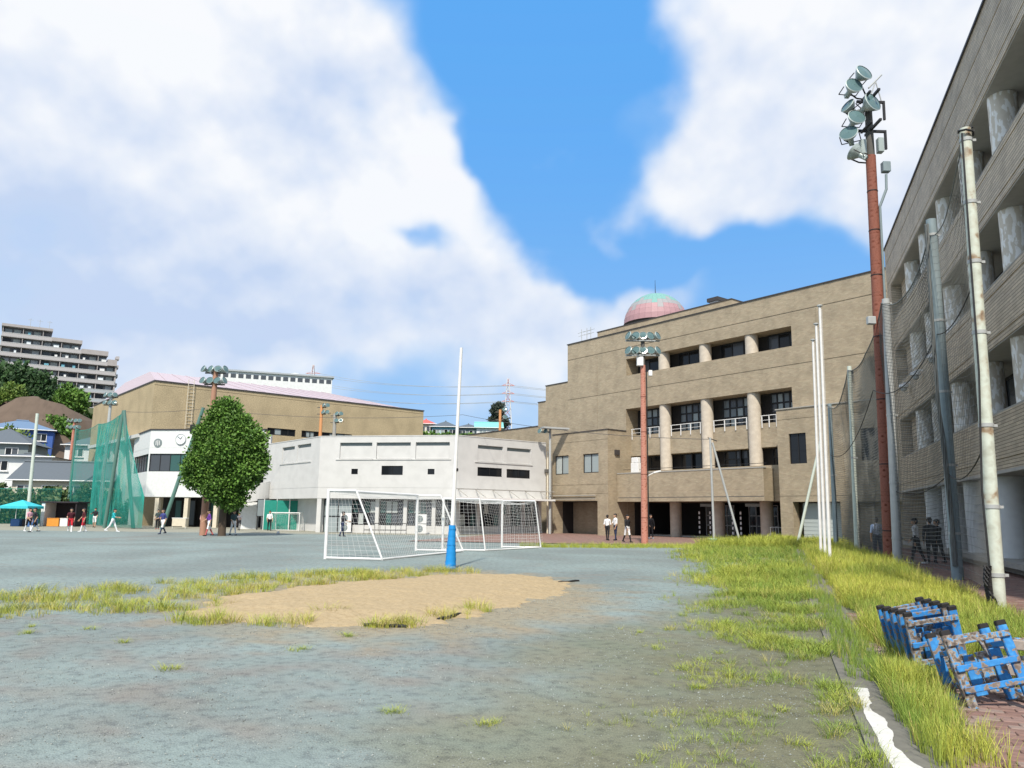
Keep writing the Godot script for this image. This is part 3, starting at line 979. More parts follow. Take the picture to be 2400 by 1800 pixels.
func make_white_block() -> void:
	rng.seed = 321
	var L0 := Vector2(-22.8, -71.3)
	var L1 := Vector2(-15.6, -62.7)
	var M1 := Vector2(-4.2, -60.5)
	var R1 := Vector2(3.0, -66.3)
	var b := thing("white_building", "low white painted building with slot windows and canted corner, behind the goals", "building", Vector3(-10, 0, -62))
	var faces := [
		[L0, L1, [[3.81, 5.75, 6.38, 7.2], [6.88, 5.75, 9.55, 7.25]], []],
		[L1, M1, [[1.73, 5.85, 4.48, 7.18], [4.85, 5.85, 7.72, 7.18], [8.14, 5.85, 10.94, 7.18]], [[2.8, 4.63, 3.35, 5.07], [5.35, 4.58, 7.13, 5.31], [9.19, 4.63, 9.75, 5.07]]],
		[M1, R1, [[1.96, 5.75, 4.55, 7.08], [4.95, 5.75, 7.56, 7.06]], [[1.96, 4.6, 4.45, 5.31], [4.94, 4.57, 7.45, 5.29]]]]
	for f in faces:
		var xf := face_xf(f[0], f[1])
		var len := (f[1] as Vector2).distance_to(f[0])
		var holes := []
		for h in f[2]:
			holes.append([h[0], h[1], h[2], h[3], 0.22, true])
		for h in f[3]:
			holes.append([h[0], h[1], h[2], h[3], 0.14, true])
		for y in [3.55]:
			holes.append([0.0, y, len, y + 0.03, 0.015, true])
		var soffit := 2.7
		var w := g().wall(0, len, soffit, 7.68, holes)
		w.quad(Vector3(0, soffit, -2), Vector3(len, soffit, -2), Vector3(len, soffit, 0), Vector3(0, soffit, 0))
		on(part("wall", w, "white_wall", b), xf, b)
		for h in f[2]: # hood panel inside each recess leaves a slot at the top, thin proud frame below
			on(part("recess_panel", g().span(Vector3(h[0] + 0.02, h[1] + 0.02, -0.2), Vector3(h[2] - 0.02, h[3] - 0.28, -0.06)), "white_wall", b), xf, b)
			on(part("slot", g().span(Vector3(h[0] + 0.03, h[3] - 0.26, -0.215), Vector3(h[2] - 0.03, h[3] - 0.02, -0.2)), "house_grey", b), xf, b)
			on(part("sill", g().span(Vector3(h[0] - 0.3, h[1] - 0.07, 0.0), Vector3(h[2] + 0.15, h[1] - 0.01, 0.06)), "white_wall", b), xf, b)
		for h in f[3]:
			on(window(b, h[0] + 0.01, h[1] + 0.01, h[2] - 0.01, h[3] - 0.01, -0.03, 1 if h[2] - h[0] < 1 else 2, 1, 0.03, "black_metal", ["glass"]), xf, b)
		on(part("coping", g().span(Vector3(0, 7.68, -0.3), Vector3(len, 7.74, 0.03)), "white_wall", b), xf, b)
		# ground floor set back: glazing between white piers
		var x := 0.35
		on(part("pier", g().span(Vector3(-0.02, 0, -0.4), Vector3(0.35, 2.7, -0.02)), "white_wall", b), xf, b)
		while x < len - 1.0 and f[0] != L0:
			var e := minf(x + 2.05, len - 0.3)
			on(window(b, x, 0.62, e, 2.55, -0.75, 4, 2, 0.06, "black_metal", ["glass", "glass_grey", "blind", "glass_green"]), xf, b)
			on(part("sill_wall", g().span(Vector3(x, 0, -0.85), Vector3(e, 0.62, -0.66)), "white_wall", b), xf, b)
			on(part("pier", g().span(Vector3(e, 0, -1.0), Vector3(e + 0.3, 2.7, -0.55)), "white_wall", b), xf, b)
			x = e + 0.3
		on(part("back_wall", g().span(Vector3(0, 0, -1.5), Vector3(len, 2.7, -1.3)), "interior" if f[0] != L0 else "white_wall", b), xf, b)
		if f[0] == M1:
			on(part("canopy", g().span(Vector3(-1.2, 2.72, 0.03), Vector3(9.0, 2.86, 1.5)), "white_metal", b), xf, b)
			for k in 6:
				on(part("bracket", g().tube(Vector3(0.1 + k * 1.7, 3.5, 0.02), Vector3(0.1 + k * 1.7, 2.9, 1.35), 0.025, 0.025, 6).tube(Vector3(0.1 + k * 1.7, 3.5, 0.06), Vector3(0.1 + k * 1.7, 3.5, 1.3), 0.03, 0.03, 6), "concrete", b), xf, b)
			on(part("canopy_rail", g().pipe([Vector3(-1.2, 3.48, 1.35), Vector3(9.0, 3.48, 1.35)], 0.035), "concrete", b), xf, b)
			var gr := part("grille", g().span(Vector3(5.7, 0.1, -0.3), Vector3(5.75, 1.9, -0.25)).span(Vector3(8.1, 0.1, -0.3), Vector3(8.15, 1.9, -0.25)).span(Vector3(5.7, 1.85, -0.3), Vector3(8.15, 1.9, -0.25)).span(Vector3(5.7, 1.0, -0.3), Vector3(8.15, 1.05, -0.25)), "black_metal", b)
			for k in 9:
				slab("bar", Vector3(5.98 + k * 0.25, 1.0, -0.27), Vector3(0.03, 1.78, 0.03), "black_metal", gr)
			on(gr, xf, b)
			on(part("downpipe", g().pipe([Vector3(9.35, 0, 0.1), Vector3(9.35, 7.0, 0.1)], 0.07, 8), "house_cream", b), xf, b)
			on(part("meter_box", g().plank(Vector3(9.2, 5.3, 0.15), Vector3(0.35, 0.3, 0.25), 0.03), "dark_concrete", b), xf, b)
		if f[0] == L1:
			var dr := part("lattice_door", g().span(Vector3(0.4, 0, -0.5), Vector3(0.46, 2.65, -0.44)).span(Vector3(1.6, 0, -0.5), Vector3(1.66, 2.65, -0.44)).span(Vector3(2.8, 0, -0.5), Vector3(2.86, 2.65, -0.44)).span(Vector3(0.4, 1.25, -0.5), Vector3(2.86, 1.32, -0.44)).span(Vector3(0.4, 2.6, -0.5), Vector3(2.86, 2.66, -0.44)), "black_metal", b)
			on(dr, xf, b)
			for k in 2:
				slab("pane", Vector3(1.03 + k * 1.2, 1.3, -0.5), Vector3(1.12, 2.56, 0.02), "glass_light", dr)
	var roof := g()
	roof.quad(Vector3(L1.x, 7.5, L1.y), Vector3(M1.x, 7.5, M1.y), Vector3(R1.x, 7.5, R1.y), Vector3(-12, 7.5, -80))
	roof.quad(Vector3(L0.x, 7.5, L0.y), Vector3(L1.x, 7.5, L1.y), Vector3(-12, 7.5, -80), Vector3(-12.1, 7.5, -80))
	on(part("roof", roof, "concrete", b), Transform3D(), b)
	# teal roof sheets that just show above the parapet
	var ts := g()
	ts.quad(Vector3(-13.5, 7.6, -64.5), Vector3(-4.6, 7.6, -62.8), Vector3(-5.6, 8.2, -66.5), Vector3(-12.5, 8.2, -67.5))
	on(part("roof_sheet", ts, "roof_teal", b), Transform3D(), b)

func make_gym() -> void:
	rng.seed = 331
	var b := thing("gymnasium", "tall tan brick gym hall with low pink roof and white clock front", "building", Vector3(-37.7, 0, -80), atan2(22.0, 25.9))
	var w := g().wall(0, 34.0, 0, 15.0, [[12.58, 10.3, 16.04, 11.1, 0.25, true], [16.8, 10.3, 19.04, 11.1, 0.25, true], [19.38, 10.3, 23.5, 11.1, 0.25, true], [0, 14.6, 34, 14.66, 0.03, true]])
	w.quad(Vector3(34, 0, 0), Vector3(34, 0, -27), Vector3(34, 15, -27), Vector3(34, 15, 0))
	w.quad(Vector3(0, 0, -27), Vector3(0, 0, 0), Vector3(0, 15, 0), Vector3(0, 15, -27))
	part("wall", w, "gym_brick", b)
	part("coping", g().span(Vector3(-0.08, 15, -0.3), Vector3(34.08, 15.14, 0.08)).span(Vector3(-0.08, 15, -27), Vector3(0.25, 15.14, -0.3)), "coping", b)
	var r := g()
	var e := [Vector3(0.3, 15.0, -0.35), Vector3(33.6, 15.0, -0.35), Vector3(33.6, 15.0, -26.5), Vector3(0.3, 15.0, -26.5)]
	var t := [Vector3(1.4, 17.2, -7.5), Vector3(23.5, 17.2, -7.5), Vector3(23.5, 17.2, -18), Vector3(1.4, 17.2, -18)]
	for k in 4:
		r.quad(e[k], e[(k + 1) % 4], t[(k + 1) % 4], t[k])
	r.quad(t[0], t[1], t[2], t[3])
	var rf := part("roof", r, "roof_pink", b)
	for k in 14:
		var f := (k + 0.5) / 14.0
		var p0: Vector3 = (e[0] as Vector3).lerp(e[1], f) + Vector3(0, 0.03, 0)
		var p1: Vector3 = (t[0] as Vector3).lerp(t[1], f) + Vector3(0, 0.03, 0)
		part("seam", g().tube(p0, p1, 0.035, 0.035, 4, false), "roof_pink", rf)
	for x in [[12.58, 16.04], [16.8, 19.04], [19.38, 23.5]]:
		window(b, x[0], 10.3, x[1], 11.1, -0.1, 4, 1, 0.1, "black_metal", ["glass", "glass_light", "glass"])
	var la := part("ladder", g().tube(Vector3(3.35, 9.8, 0.25), Vector3(3.35, 15.6, 0.25), 0.03, 0.03, 6).tube(Vector3(3.95, 9.8, 0.25), Vector3(3.95, 15.6, 0.25), 0.03, 0.03, 6), "house_cream", b)
	for k in 15:
		slab("rung", Vector3(3.65, 10.0 + k * 0.38, 0.25), Vector3(0.6, 0.035, 0.035), "house_cream", la)
	# side wing of the gym: tall white pilasters
	for k in 6:
		slab("pilaster", Vector3(-0.35, 4.5, -2.2 - k * 3.4), Vector3(0.7, 9.0, 0.95), "white_wall", b)
	part("low_roof", g().span(Vector3(-1.2, 9.0, -22), Vector3(0.0, 9.35, 0)), "white_wall", b)
	# white clock front
	var A := Vector2(-40.0, -81.5)
	var B := Vector2(-35.3, -75.0)
	var C := Vector2(-23.6, -73.6)
	var xb := face_xf(A, B)
	var xc := face_xf(B, C)
	var lb := A.distance_to(B)
	var lc := B.distance_to(C)
	on(part("front_wall", g().wall(0, lc, 2.9, 9.3, [[0.12, 5.28, 9.5, 7.0, 0.2, true], [0, 7.55, lc, 7.58, 0.015, true]]).span(Vector3(0, 2.85, -6), Vector3(lc, 2.9, 0)), "white_wall_2", b), xc, b)
	on(part("front_wall", g().wall(0, lb, 2.9, 9.3, [[0.6, 5.28, lb - 0.12, 7.0, 0.2, true], [0, 7.55, lb, 7.58, 0.015, true]]), "white_wall_2", b), xb, b)
	on(part("coping", g().span(Vector3(-0.05, 9.3, -0.4), Vector3(lc, 9.42, 0.08)), "coping", b), xc, b)
	on(part("coping", g().span(Vector3(0, 9.3, -0.4), Vector3(lb + 0.05, 9.42, 0.08)), "coping", b), xb, b)
	on(window(b, 0.12, 5.28, 9.5, 7.0, -0.08, 9, 1, 0.06, "black_metal", ["glass_green", "glass_green", "glass_grey"]), xc, b)
	on(window(b, 0.6, 5.28, lb - 0.12, 7.0, -0.08, 6, 1, 0.06, "black_metal", ["glass_green", "glass_grey"]), xb, b)
	on(part("back_wall", g().span(Vector3(0, 0, -3.4), Vector3(lc, 2.9, -3.2)), "interior", b), xc, b)
	for k in 4:
		on(part("column", g().span(Vector3(1.0 + k * 3.0, 0, -0.5), Vector3(1.4 + k * 3.0, 2.9, -0.1)), "house_cream", b), xc, b)
		on(window(b, 1.6 + k * 3.0, 0.1, 3.8 + k * 3.0, 2.6, -2.6, 3, 1, 0.08, "black_metal", ["glass_green", "glass_grey", "glass"], "glazed_door"), xc, b)
	var cl := part("clock", g().tube(Vector3(3.22, 8.4, 0.0), Vector3(3.22, 8.4, 0.1), 0.5, 0.5, 28), "clock_face", b)
	on(cl, xc, b)
	part("rim", tor(Vector3(3.22, 8.4, 0.1), 0.5, 0.035, 28), "grey_metal", cl)
	for h in [[0.32, 0.5], [0.42, -0.9]]:
		var hd := slab("hand", Vector3(3.22 + sin(h[1]) * h[0] * 0.5, 8.4 + cos(h[1]) * h[0] * 0.5, 0.115), Vector3(0.05, h[0], 0.012), "black_metal", cl)
		hd.rotation.z = -h[1]
	# round dark emblem with a light bar, as far as it can be made out
	var em := part("emblem", g().tube(Vector3(0.85, 8.05, 0.0), Vector3(0.85, 8.05, 0.05), 0.42, 0.42, 24), "house_grey", b)
	on(em, xc, b)
	for k in 3:
		slab("bar", Vector3(0.68 + k * 0.17, 8.05, 0.056), Vector3(0.06, 0.55 - absf(k - 1.0) * 0.12, 0.012), "white_metal", em)
	# white curved stair that joins the clock front to the white block
	part_world("stair_wall", g().span(Vector3(-24.6, 5.3, -72.2), Vector3(-22.5, 8.7, -71.8)).span(Vector3(-24.3, 3.5, -72.2), Vector3(-23.75, 5.3, -71.7)).span(Vector3(-22.95, 3.5, -72.2), Vector3(-22.5, 5.3, -71.9)), "white_wall", b)
	part_world("stair_opening", g().span(Vector3(-23.8, 3.5, -72.9), Vector3(-22.9, 5.4, -72.86)), "interior", b)
	var cv := g()
	for k in 18:
		var a0 := PI * k / 18.0
		var a1 := PI * (k + 1) / 18.0
		var f := func(a: float, rr: float, y: float) -> Vector3: return Vector3(-23.5 - cos(a) * rr * 0.88, y + 0.45 * smoothstep(1.5, 3.1, a), -70.4 + sin(a) * rr * 0.88)
		cv.quad(f.call(a0, 2.0, 2.35), f.call(a1, 2.0, 2.35), f.call(a1, 2.0, 3.85), f.call(a0, 2.0, 3.85))
		cv.quad(f.call(a0, 1.85, 3.85), f.call(a0, 2.0, 3.85), f.call(a1, 2.0, 3.85), f.call(a1, 1.85, 3.85))
		cv.quad(f.call(a1, 1.85, 2.45), f.call(a0, 1.85, 2.45), f.call(a0, 1.85, 3.85), f.call(a1, 1.85, 3.85))
		cv.tri(Vector3(-23.5, 2.35, -70.4), f.call(a1, 2.0, 2.35), f.call(a0, 2.0, 2.35))
	part_world("stair_parapet", cv, "white_wall", b)
	part_world("under_stair_wall", g().span(Vector3(-24.6, 0, -71.2), Vector3(-23.0, 2.4, -70.6)), "white_wall_2", b)

func part_world(called: String, geo: Geo, mat_: String, parent: Node3D) -> MeshInstance3D:
	var o := part(called, geo, mat_, parent)
	on(o, Transform3D(), parent)
	return o

func tor(c: Vector3, r: float, t: float, seg := 24) -> Geo: # ring in the xy plane
	var q := g()
	for i in seg:
		var a := TAU * i / seg
		var e := TAU * (i + 1) / seg
		q.tube(c + Vector3(cos(a), sin(a), 0) * r, c + Vector3(cos(e), sin(e), 0) * r, t, t, 6, false)
	return q

# ---------------------------------------------------------------- far things
func hill_h(x: float, z: float) -> float:
	var d := -z
	var h := smoothstep(98.0, 175.0, d) * 17.0 + clampf((d - 175.0) / 225.0, 0, 1) * 26.0
	# knoll under the apartment block
	h += 9.0 * exp(-pow((x + 118.0) / 40.0, 2) - pow((d - 200.0) / 45.0, 2))
	h += 6.5 * exp(-pow((x + 88.0) / 14.0, 2) - pow((d - 140.0) / 16.0, 2))
	return h + GN.get_noise_2d(x * 0.15, z * 0.15) * 1.5 * clampf((d - 100.0) / 40.0, 0, 1) - 0.4

func make_hill() -> void:
	var geo := g()
	var nx := 70
	var nz := 50
	for j in nz:
		for i in nx:
			var x := -420.0 + 620.0 * i / (nx - 1)
			var z := -96.0 - 420.0 * pow(j / (nz - 1.0), 1.5)
			geo.v(Vector3(x, hill_h(x, z), z), Vector3.UP, Vector2(x, z))
	for j in nz - 1:
		for i in nx - 1:
			var k := j * nx + i
			geo.I.append_array(PackedInt32Array([k, k + nx, k + 1, k + 1, k + nx, k + nx + 1]))
	smooth(geo)
	structure("hill", geo, "hill")

func house(label: String, x: float, z: float, y0: float, w: float, d: float, h: float, rh: float, turn: float, wall: String, roof: String, hip := true, cols := 3, rows := 1) -> void:
	var b := thing("house", label, "house", Vector3(x, y0, z), turn)
	part("wall", g().span(Vector3(-w / 2, -3, -d / 2), Vector3(w / 2, h, d / 2)), wall, b)
	var o := 0.5
	var r := g()
	var e := [Vector3(-w / 2 - o, h, d / 2 + o), Vector3(w / 2 + o, h, d / 2 + o), Vector3(w / 2 + o, h, -d / 2 - o), Vector3(-w / 2 - o, h, -d / 2 - o)]
	var k := w / 2 - (minf(w, d) / 2 - 0.1 if hip else -o)
	var a := Vector3(-k, h + rh, 0)
	var c := Vector3(k, h + rh, 0)
	r.quad(e[0], e[1], c, a)
	r.quad(e[2], e[3], a, c)
	r.tri(e[1], e[2], c)
	r.tri(e[3], e[0], a)
	r.quad(e[3], e[2], e[1], e[0])
	var rf := part("roof", r, roof, b)
	part("ridge", g().tube(a + Vector3(0, 0.05, 0), c + Vector3(0, 0.05, 0), 0.14, 0.14, 6), roof, rf)
	part("gutter", g().tube(e[0], e[1], 0.08, 0.08, 6), "white_metal", rf)
	for j in rows:
		for i in cols:
			var wx := -w / 2 + w * (i + 0.5) / cols
			var wy := h - 1.7 - j * 2.7
			window(b, wx - 0.75, wy, wx + 0.75, wy + 1.2, d / 2 + 0.06, 2, 1, 0.08, "white_metal", ["glass_grey", "glass_light", "glass"])
			slab("sill", Vector3(wx, wy - 0.06, d / 2 + 0.08), Vector3(1.7, 0.08, 0.2), "white_metal", b)

func make_far_left() -> void:
	make_hill()
	rng.seed = 341
	# apartment block, stepped at the top
	var ang := deg_to_rad(33.0)
	var b := thing("apartment_block", "tall grey apartment block with balconies stepping down to the right, on the hill", "building", Vector3(-136.0, 0, -200.0), ang)
	var floors := [[23.1, 27.5], [25.75, 27.5], [28.4, 27.5], [31.05, 27.5], [33.7, 27.5], [36.35, 27.5], [39.0, 27.5], [41.65, 25.2], [44.3, 18.5], [46.9, 11.2]]
	for k in floors.size():
		var y: float = floors[k][0]
		var x1: float = floors[k][1]
		part("core", g().span(Vector3(0, y, -12), Vector3(x1, y + 2.65, -1.6)), "apartment_dark", b)
		part("floor_slab", g().span(Vector3(-0.3, y - 0.16, -12), Vector3(x1 + 0.3, y + 0.06, 0.1)), "apartment_slab", b)
		var par := part("balcony_front", g().span(Vector3(-0.2, y + 0.1, -0.06), Vector3(x1 + 0.2, y + 0.86, 0.0)), "apartment_slab" if k > 4 else "shutter", b)
		slab("top_rail", Vector3(x1 / 2, y + 0.92, -0.01), Vector3(x1 + 0.4, 0.08, 0.12), "white_metal", par)
		var x := 0.0
		while x < x1 - 1.0:
			slab("fin", Vector3(x, y + 1.37, -0.8), Vector3(0.16, 2.5, 1.5), "apartment", b)
			for q in 2:
				var wx := x + 1.2 + q * 2.1
				if wx < x1 - 0.8:
					var wd := slab("window", Vector3(wx, y + 1.25, -1.57), Vector3(1.6, 1.9, 0.06), ["glass", "glass_grey", "blind", "shutter", "glass_light"][rng.randi() % 5], b)
					if rng.randf() < 0.35:
						slab("laundry", Vector3(wx + rng.randf_range(-0.4, 0.4), y + 1.35, -0.5), Vector3(rng.randf_range(0.5, 1.3), rng.randf_range(0.5, 0.9), 0.04), ["white_metal", "house_cyan", "clock_face"][rng.randi() % 3], b)
					wd.name = wd.name
			x += 4.6
	part("roof_slab", g().span(Vector3(-0.4, 49.5, -12.2), Vector3(11.4, 50.2, 0.3)).span(Vector3(11.4, 46.9, -12.2), Vector3(18.7, 47.9, 0.2)).span(Vector3(18.7, 44.3, -12.2), Vector3(25.4, 45.6, 0.2)).span(Vector3(25.4, 41.65, -12.2), Vector3(27.8, 43.4, 0.2)), "apartment", b)
	part("end_wall", g().span(Vector3(27.5, 12, -12), Vector3(27.9, 41.6, -0.2)), "apartment", b)
	part("base", g().span(Vector3(0, 5, -12), Vector3(27.5, 22.9, -0.8)), "house_white", b)
	for k in 7:
		slab("side_balcony", Vector3(28.3, 29.0 + k * 2.65, -6), Vector3(0.9, 0.9, 3.0), "apartment_slab", b)
	for x in [6.0, 8.2, 10.5]:
		part("aerial", g().tube(Vector3(x, 50.2, -3), Vector3(x, 53.0, -3), 0.06, 0.05, 5).tube(Vector3(x - 0.7, 52.6, -3), Vector3(x + 0.7, 52.6, -3), 0.04, 0.04, 5), "grey_metal", b)
	house("two-storey bright blue house with slate-blue roof, below the apartment block", -78.0, -122.0, 7.6, 9.5, 8.0, 6.0, 1.7, 0.45, "house_blue", "roof_blue", true, 3, 2)
	house("grey house with hipped roof behind the green net pole at far left", -65.5, -100.0, 3.2, 7.2, 7.5, 6.4, 2.2, 0.25, "house_grey", "roof_slate", true, 2, 1)
	house("white box-like house wall under the grey house at far left edge", -57.5, -92.0, 2.2, 7.0, 6.0, 5.3, 0.5, 0.2, "house_white", "roof_slate", true, 2, 1)
	house("long low house with wide dark gabled roof, behind the teal canopy", -49.5, -88.0, 0.4, 10.0, 7.0, 4.2, 2.2, 0.15, "house_cream", "roof_slate", false, 4, 1)
	house("small cream house beside the thin red lamp pole", -47.0, -96.0, 1.0, 4.6, 6.0, 5.2, 1.4, 0.2, "house_cream", "roof_slate", false, 2, 1)
	house("pale house seen through the green corner net", -62.0, -116.0, 5.5, 7.0, 8.0, 5.2, 2.0, 0.2, "house_white", "roof_slate", true, 2, 2)
	house("white house with gable at the left picture edge", -71.5, -102.0, 4.0, 4.0, 7.0, 5.5, 1.6, 0.4, "house_white", "roof_slate", false, 1, 1)

func make_far_centre() -> void:
	house("small far house with red roof beside the gym's right end", -17.9, -160.0, 16.0, 3.4, 6, 3.6, 1.3, 0.1, "house_cream", "roof_red", true, 2, 1)
	house("far blue house with slate roof left of the rugby post", -13.6, -158.0, 15.6, 5.0, 6, 3.2, 1.5, 0.0, "house_cyan", "roof_slate", true, 3, 1)
	house("far grey house with low slate roof right of the rugby post", -9.0, -160.0, 15.6, 4.4, 6, 3.3, 1.1, 0.0, "house_grey", "roof_slate", true, 2, 1)
	house("far house with teal roof under the bushy tree", -4.7, -158.0, 15.8, 5.0, 6, 2.9, 1.4, 0.05, "house_white", "roof_teal", false, 2, 1)
	# long white flats and a tank house beyond the gym roof
	var b := thing("apartment_block", "long white flats showing above the pink gym roof", "building", Vector3(-97.0, 0, -245.0), deg_to_rad(20.0))
	part("wall", g().span(Vector3(0, 20, -10), Vector3(38, 46.4, 0)), "house_white", b)
	part("roof_slab", g().span(Vector3(-0.6, 46.4, -10), Vector3(38.6, 46.9, 0.6)), "shutter", b)
	for k in 16:
		slab("window", Vector3(1.6 + k * 2.35, 45.0, 0.03), Vector3(1.6, 1.3, 0.08), "glass_grey", b)
	for x in [8.0, 20.0, 32.0]:
		slab("vent", Vector3(x, 47.2, -4.0), Vector3(2.5, 0.8, 1.5), "house_grey", b)
	b = thing("water_tower", "white tank house on a roof beside the far left pylon", "building", Vector3(-86.0, 0, -300.0))
	part("tower", g().span(Vector3(-4.5, 30, -6), Vector3(3.5, 52.6, 0)), "house_white", b)
	part("tank", g().lathe([Vector2(2.6, 52.6), Vector2(2.6, 55.0), Vector2(0.1, 55.6)], 16), "house_white", b)
	for x in [-2.5, 1.0]:
		slab("window", Vector3(x, 50.5, 0.03), Vector3(1.4, 1.6, 0.08), "glass_grey", b)
	for q in [[Vector3(-108.0, 40.0, -410.0), 40.0, "faint red and white pylon above the gym roof"], [Vector3(-1.5, 30.0, -300.0), 24.5, "red and white pylon right of the rugby post"]]:
		var t := thing("pylon", q[2], "pylon", q[0])
		var H: float = q[1]
		for s in [[-1, -1], [1, -1], [1, 1], [-1, 1]]:
			part("leg", g().tube(Vector3(s[0] * H * 0.075, 0, s[1] * H * 0.075), Vector3(s[0] * 0.35, H, s[1] * 0.35), 0.22, 0.14, 5), "mast_white", t)
		for k in 8:
			var f := k / 8.0
			var f2 := (k + 1) / 8.0
			var r0 := lerpf(H * 0.075, 0.35, f)
			var r1 := lerpf(H * 0.075, 0.35, f2)
			var br := g()
			for s in 4:
				var a0 := Vector3(r0, H * f, r0).rotated(Vector3.UP, s * PI / 2)
				var a1 := Vector3(r1, H * f2, -r1).rotated(Vector3.UP, s * PI / 2)
				br.tube(a0, a1, 0.09, 0.09, 4, false)
			part("lattice", br, "mast_red" if k % 2 else "mast_white", t)
		for k in 3:
			var y := H * (0.62 + 0.13 * k)
			part("cross_arm", g().tube(Vector3(-H * 0.1, y, 0), Vector3(H * 0.1, y, 0), 0.14, 0.14, 5).tube(Vector3(-H * 0.1, y, 0), Vector3(0, y + 1.0, 0), 0.09, 0.09, 4).tube(Vector3(H * 0.1, y, 0), Vector3(0, y + 1.0, 0), 0.09, 0.09, 4), "mast_red", t)
	# power lines between the pylons and off to the right
	var lines := g()
	for side in [-1.0, 1.0]:
		for k in 3:
			var a := Vector3(-108 + side * 4, 40 + 40 * (0.62 + 0.13 * k), -410)
			var c := Vector3(-1.5 + side * 2.4, 30 + 24.5 * (0.62 + 0.13 * k), -300)
			var e := c + (c - a) * 1.2 + Vector3(0, 4, 0)
			for seg in [[a, c], [c, e]]:
				for i in 12:
					var f0 := i / 12.0
					var f1 := (i + 1) / 12.0
					var p0: Vector3 = (seg[0] as Vector3).lerp(seg[1], f0) - Vector3(0, 3.0 * 4 * f0 * (1 - f0), 0)
					var p1: Vector3 = (seg[0] as Vector3).lerp(seg[1], f1) - Vector3(0, 3.0 * 4 * f1 * (1 - f1), 0)
					lines.tube(p0, p1, 0.07, 0.07, 4, false)
	tag(part("power_lines", lines, "grey_metal"), "thin power lines strung between the two far pylons", "power line")

# ---------------------------------------------------------------- trees
var spray: ArrayMesh
var spray_far: ArrayMesh

func leaf_spray(n: int, size: float) -> ArrayMesh: # small cluster of pointed leaves, unit radius
	var q := g()
	for i in n:
		var d := Vector3(rng.randfn(), rng.randfn() * 0.7, rng.randfn()).normalized()
		var c := d * rng.randf_range(0.25, 1.0)
		var up := (d + Vector3(rng.randfn(), rng.randfn() + 0.6, rng.randfn()) * 0.6).normalized()
		var side := up.cross(Vector3(rng.randfn(), rng.randfn(), rng.randfn())).normalized()
		var f := rng.randf_range(0.78, 1.15)
		q.tint = Color(f, f, f * 0.95)
		var l := size * rng.randf_range(0.7, 1.3)
		var k := q.P.size()
		var nn := side.cross(up).normalized()
		for p in [c, c + up * l * 0.5 + side * l * 0.3, c + up * l + nn * l * 0.12, c + up * l * 0.5 - side * l * 0.3]:
			q.v(p, nn, Vector2())
		q.I.append_array(PackedInt32Array([k, k + 2, k + 1, k, k + 3, k + 2]))
	return q.mesh(M.leaf)

func tree(called: String, label: String, group: String, at: Vector3, trunk: float, r: float, lobes: Array, n: int, leaf: float, cols: Array, far := false, cat := "tree") -> Node3D:
	var t := thing(called, label, cat, at, 0.0, group)
	var top: Vector3 = lobes[0][0]
	var tr := g().tube(Vector3.ZERO, Vector3(top.x * 0.3, trunk, top.z * 0.3), r, r * 0.7, 10, false)
	for l in lobes:
		tr.tube(Vector3(top.x * 0.3, trunk * 0.96, top.z * 0.3), (l[0] as Vector3) * 0.9, r * 0.5, r * 0.12, 6, false)
	part("trunk", tr, "bark", t)
	var xs := []
	var cs := []
	var vol := 0.0
	for l in lobes:
		vol += pow(l[1].x * l[1].y * l[1].z, 0.67)
	for l in lobes:
		var c: Vector3 = l[0]
		var e: Vector3 = l[1]
		var m := int(n * pow(e.x * e.y * e.z, 0.67) / vol)
		for i in m:
			var d := Vector3(rng.randfn(), rng.randfn(), rng.randfn()).normalized()
			var bump := 1.0 + GN.get_noise_3dv(d * 9.0 + c * 3.0) * 0.45
			var p := c + d * e * pow(rng.randf(), 0.28) * bump
			var s := leaf * rng.randf_range(0.7, 1.35)
			xs.append(Transform3D(Basis(Vector3(rng.randfn(), rng.randfn(), rng.randfn()).normalized(), rng.randf() * TAU).scaled(Vector3.ONE * s), p))
			var col: Color = cols[rng.randi() % cols.size()]
			var f := rng.randf_range(0.75, 1.25)
			cs.append(Color(col.r * f, col.g * f, col.b * f))
	scatter("crown", spray_far if far else spray, xs, cs, t)
	return t

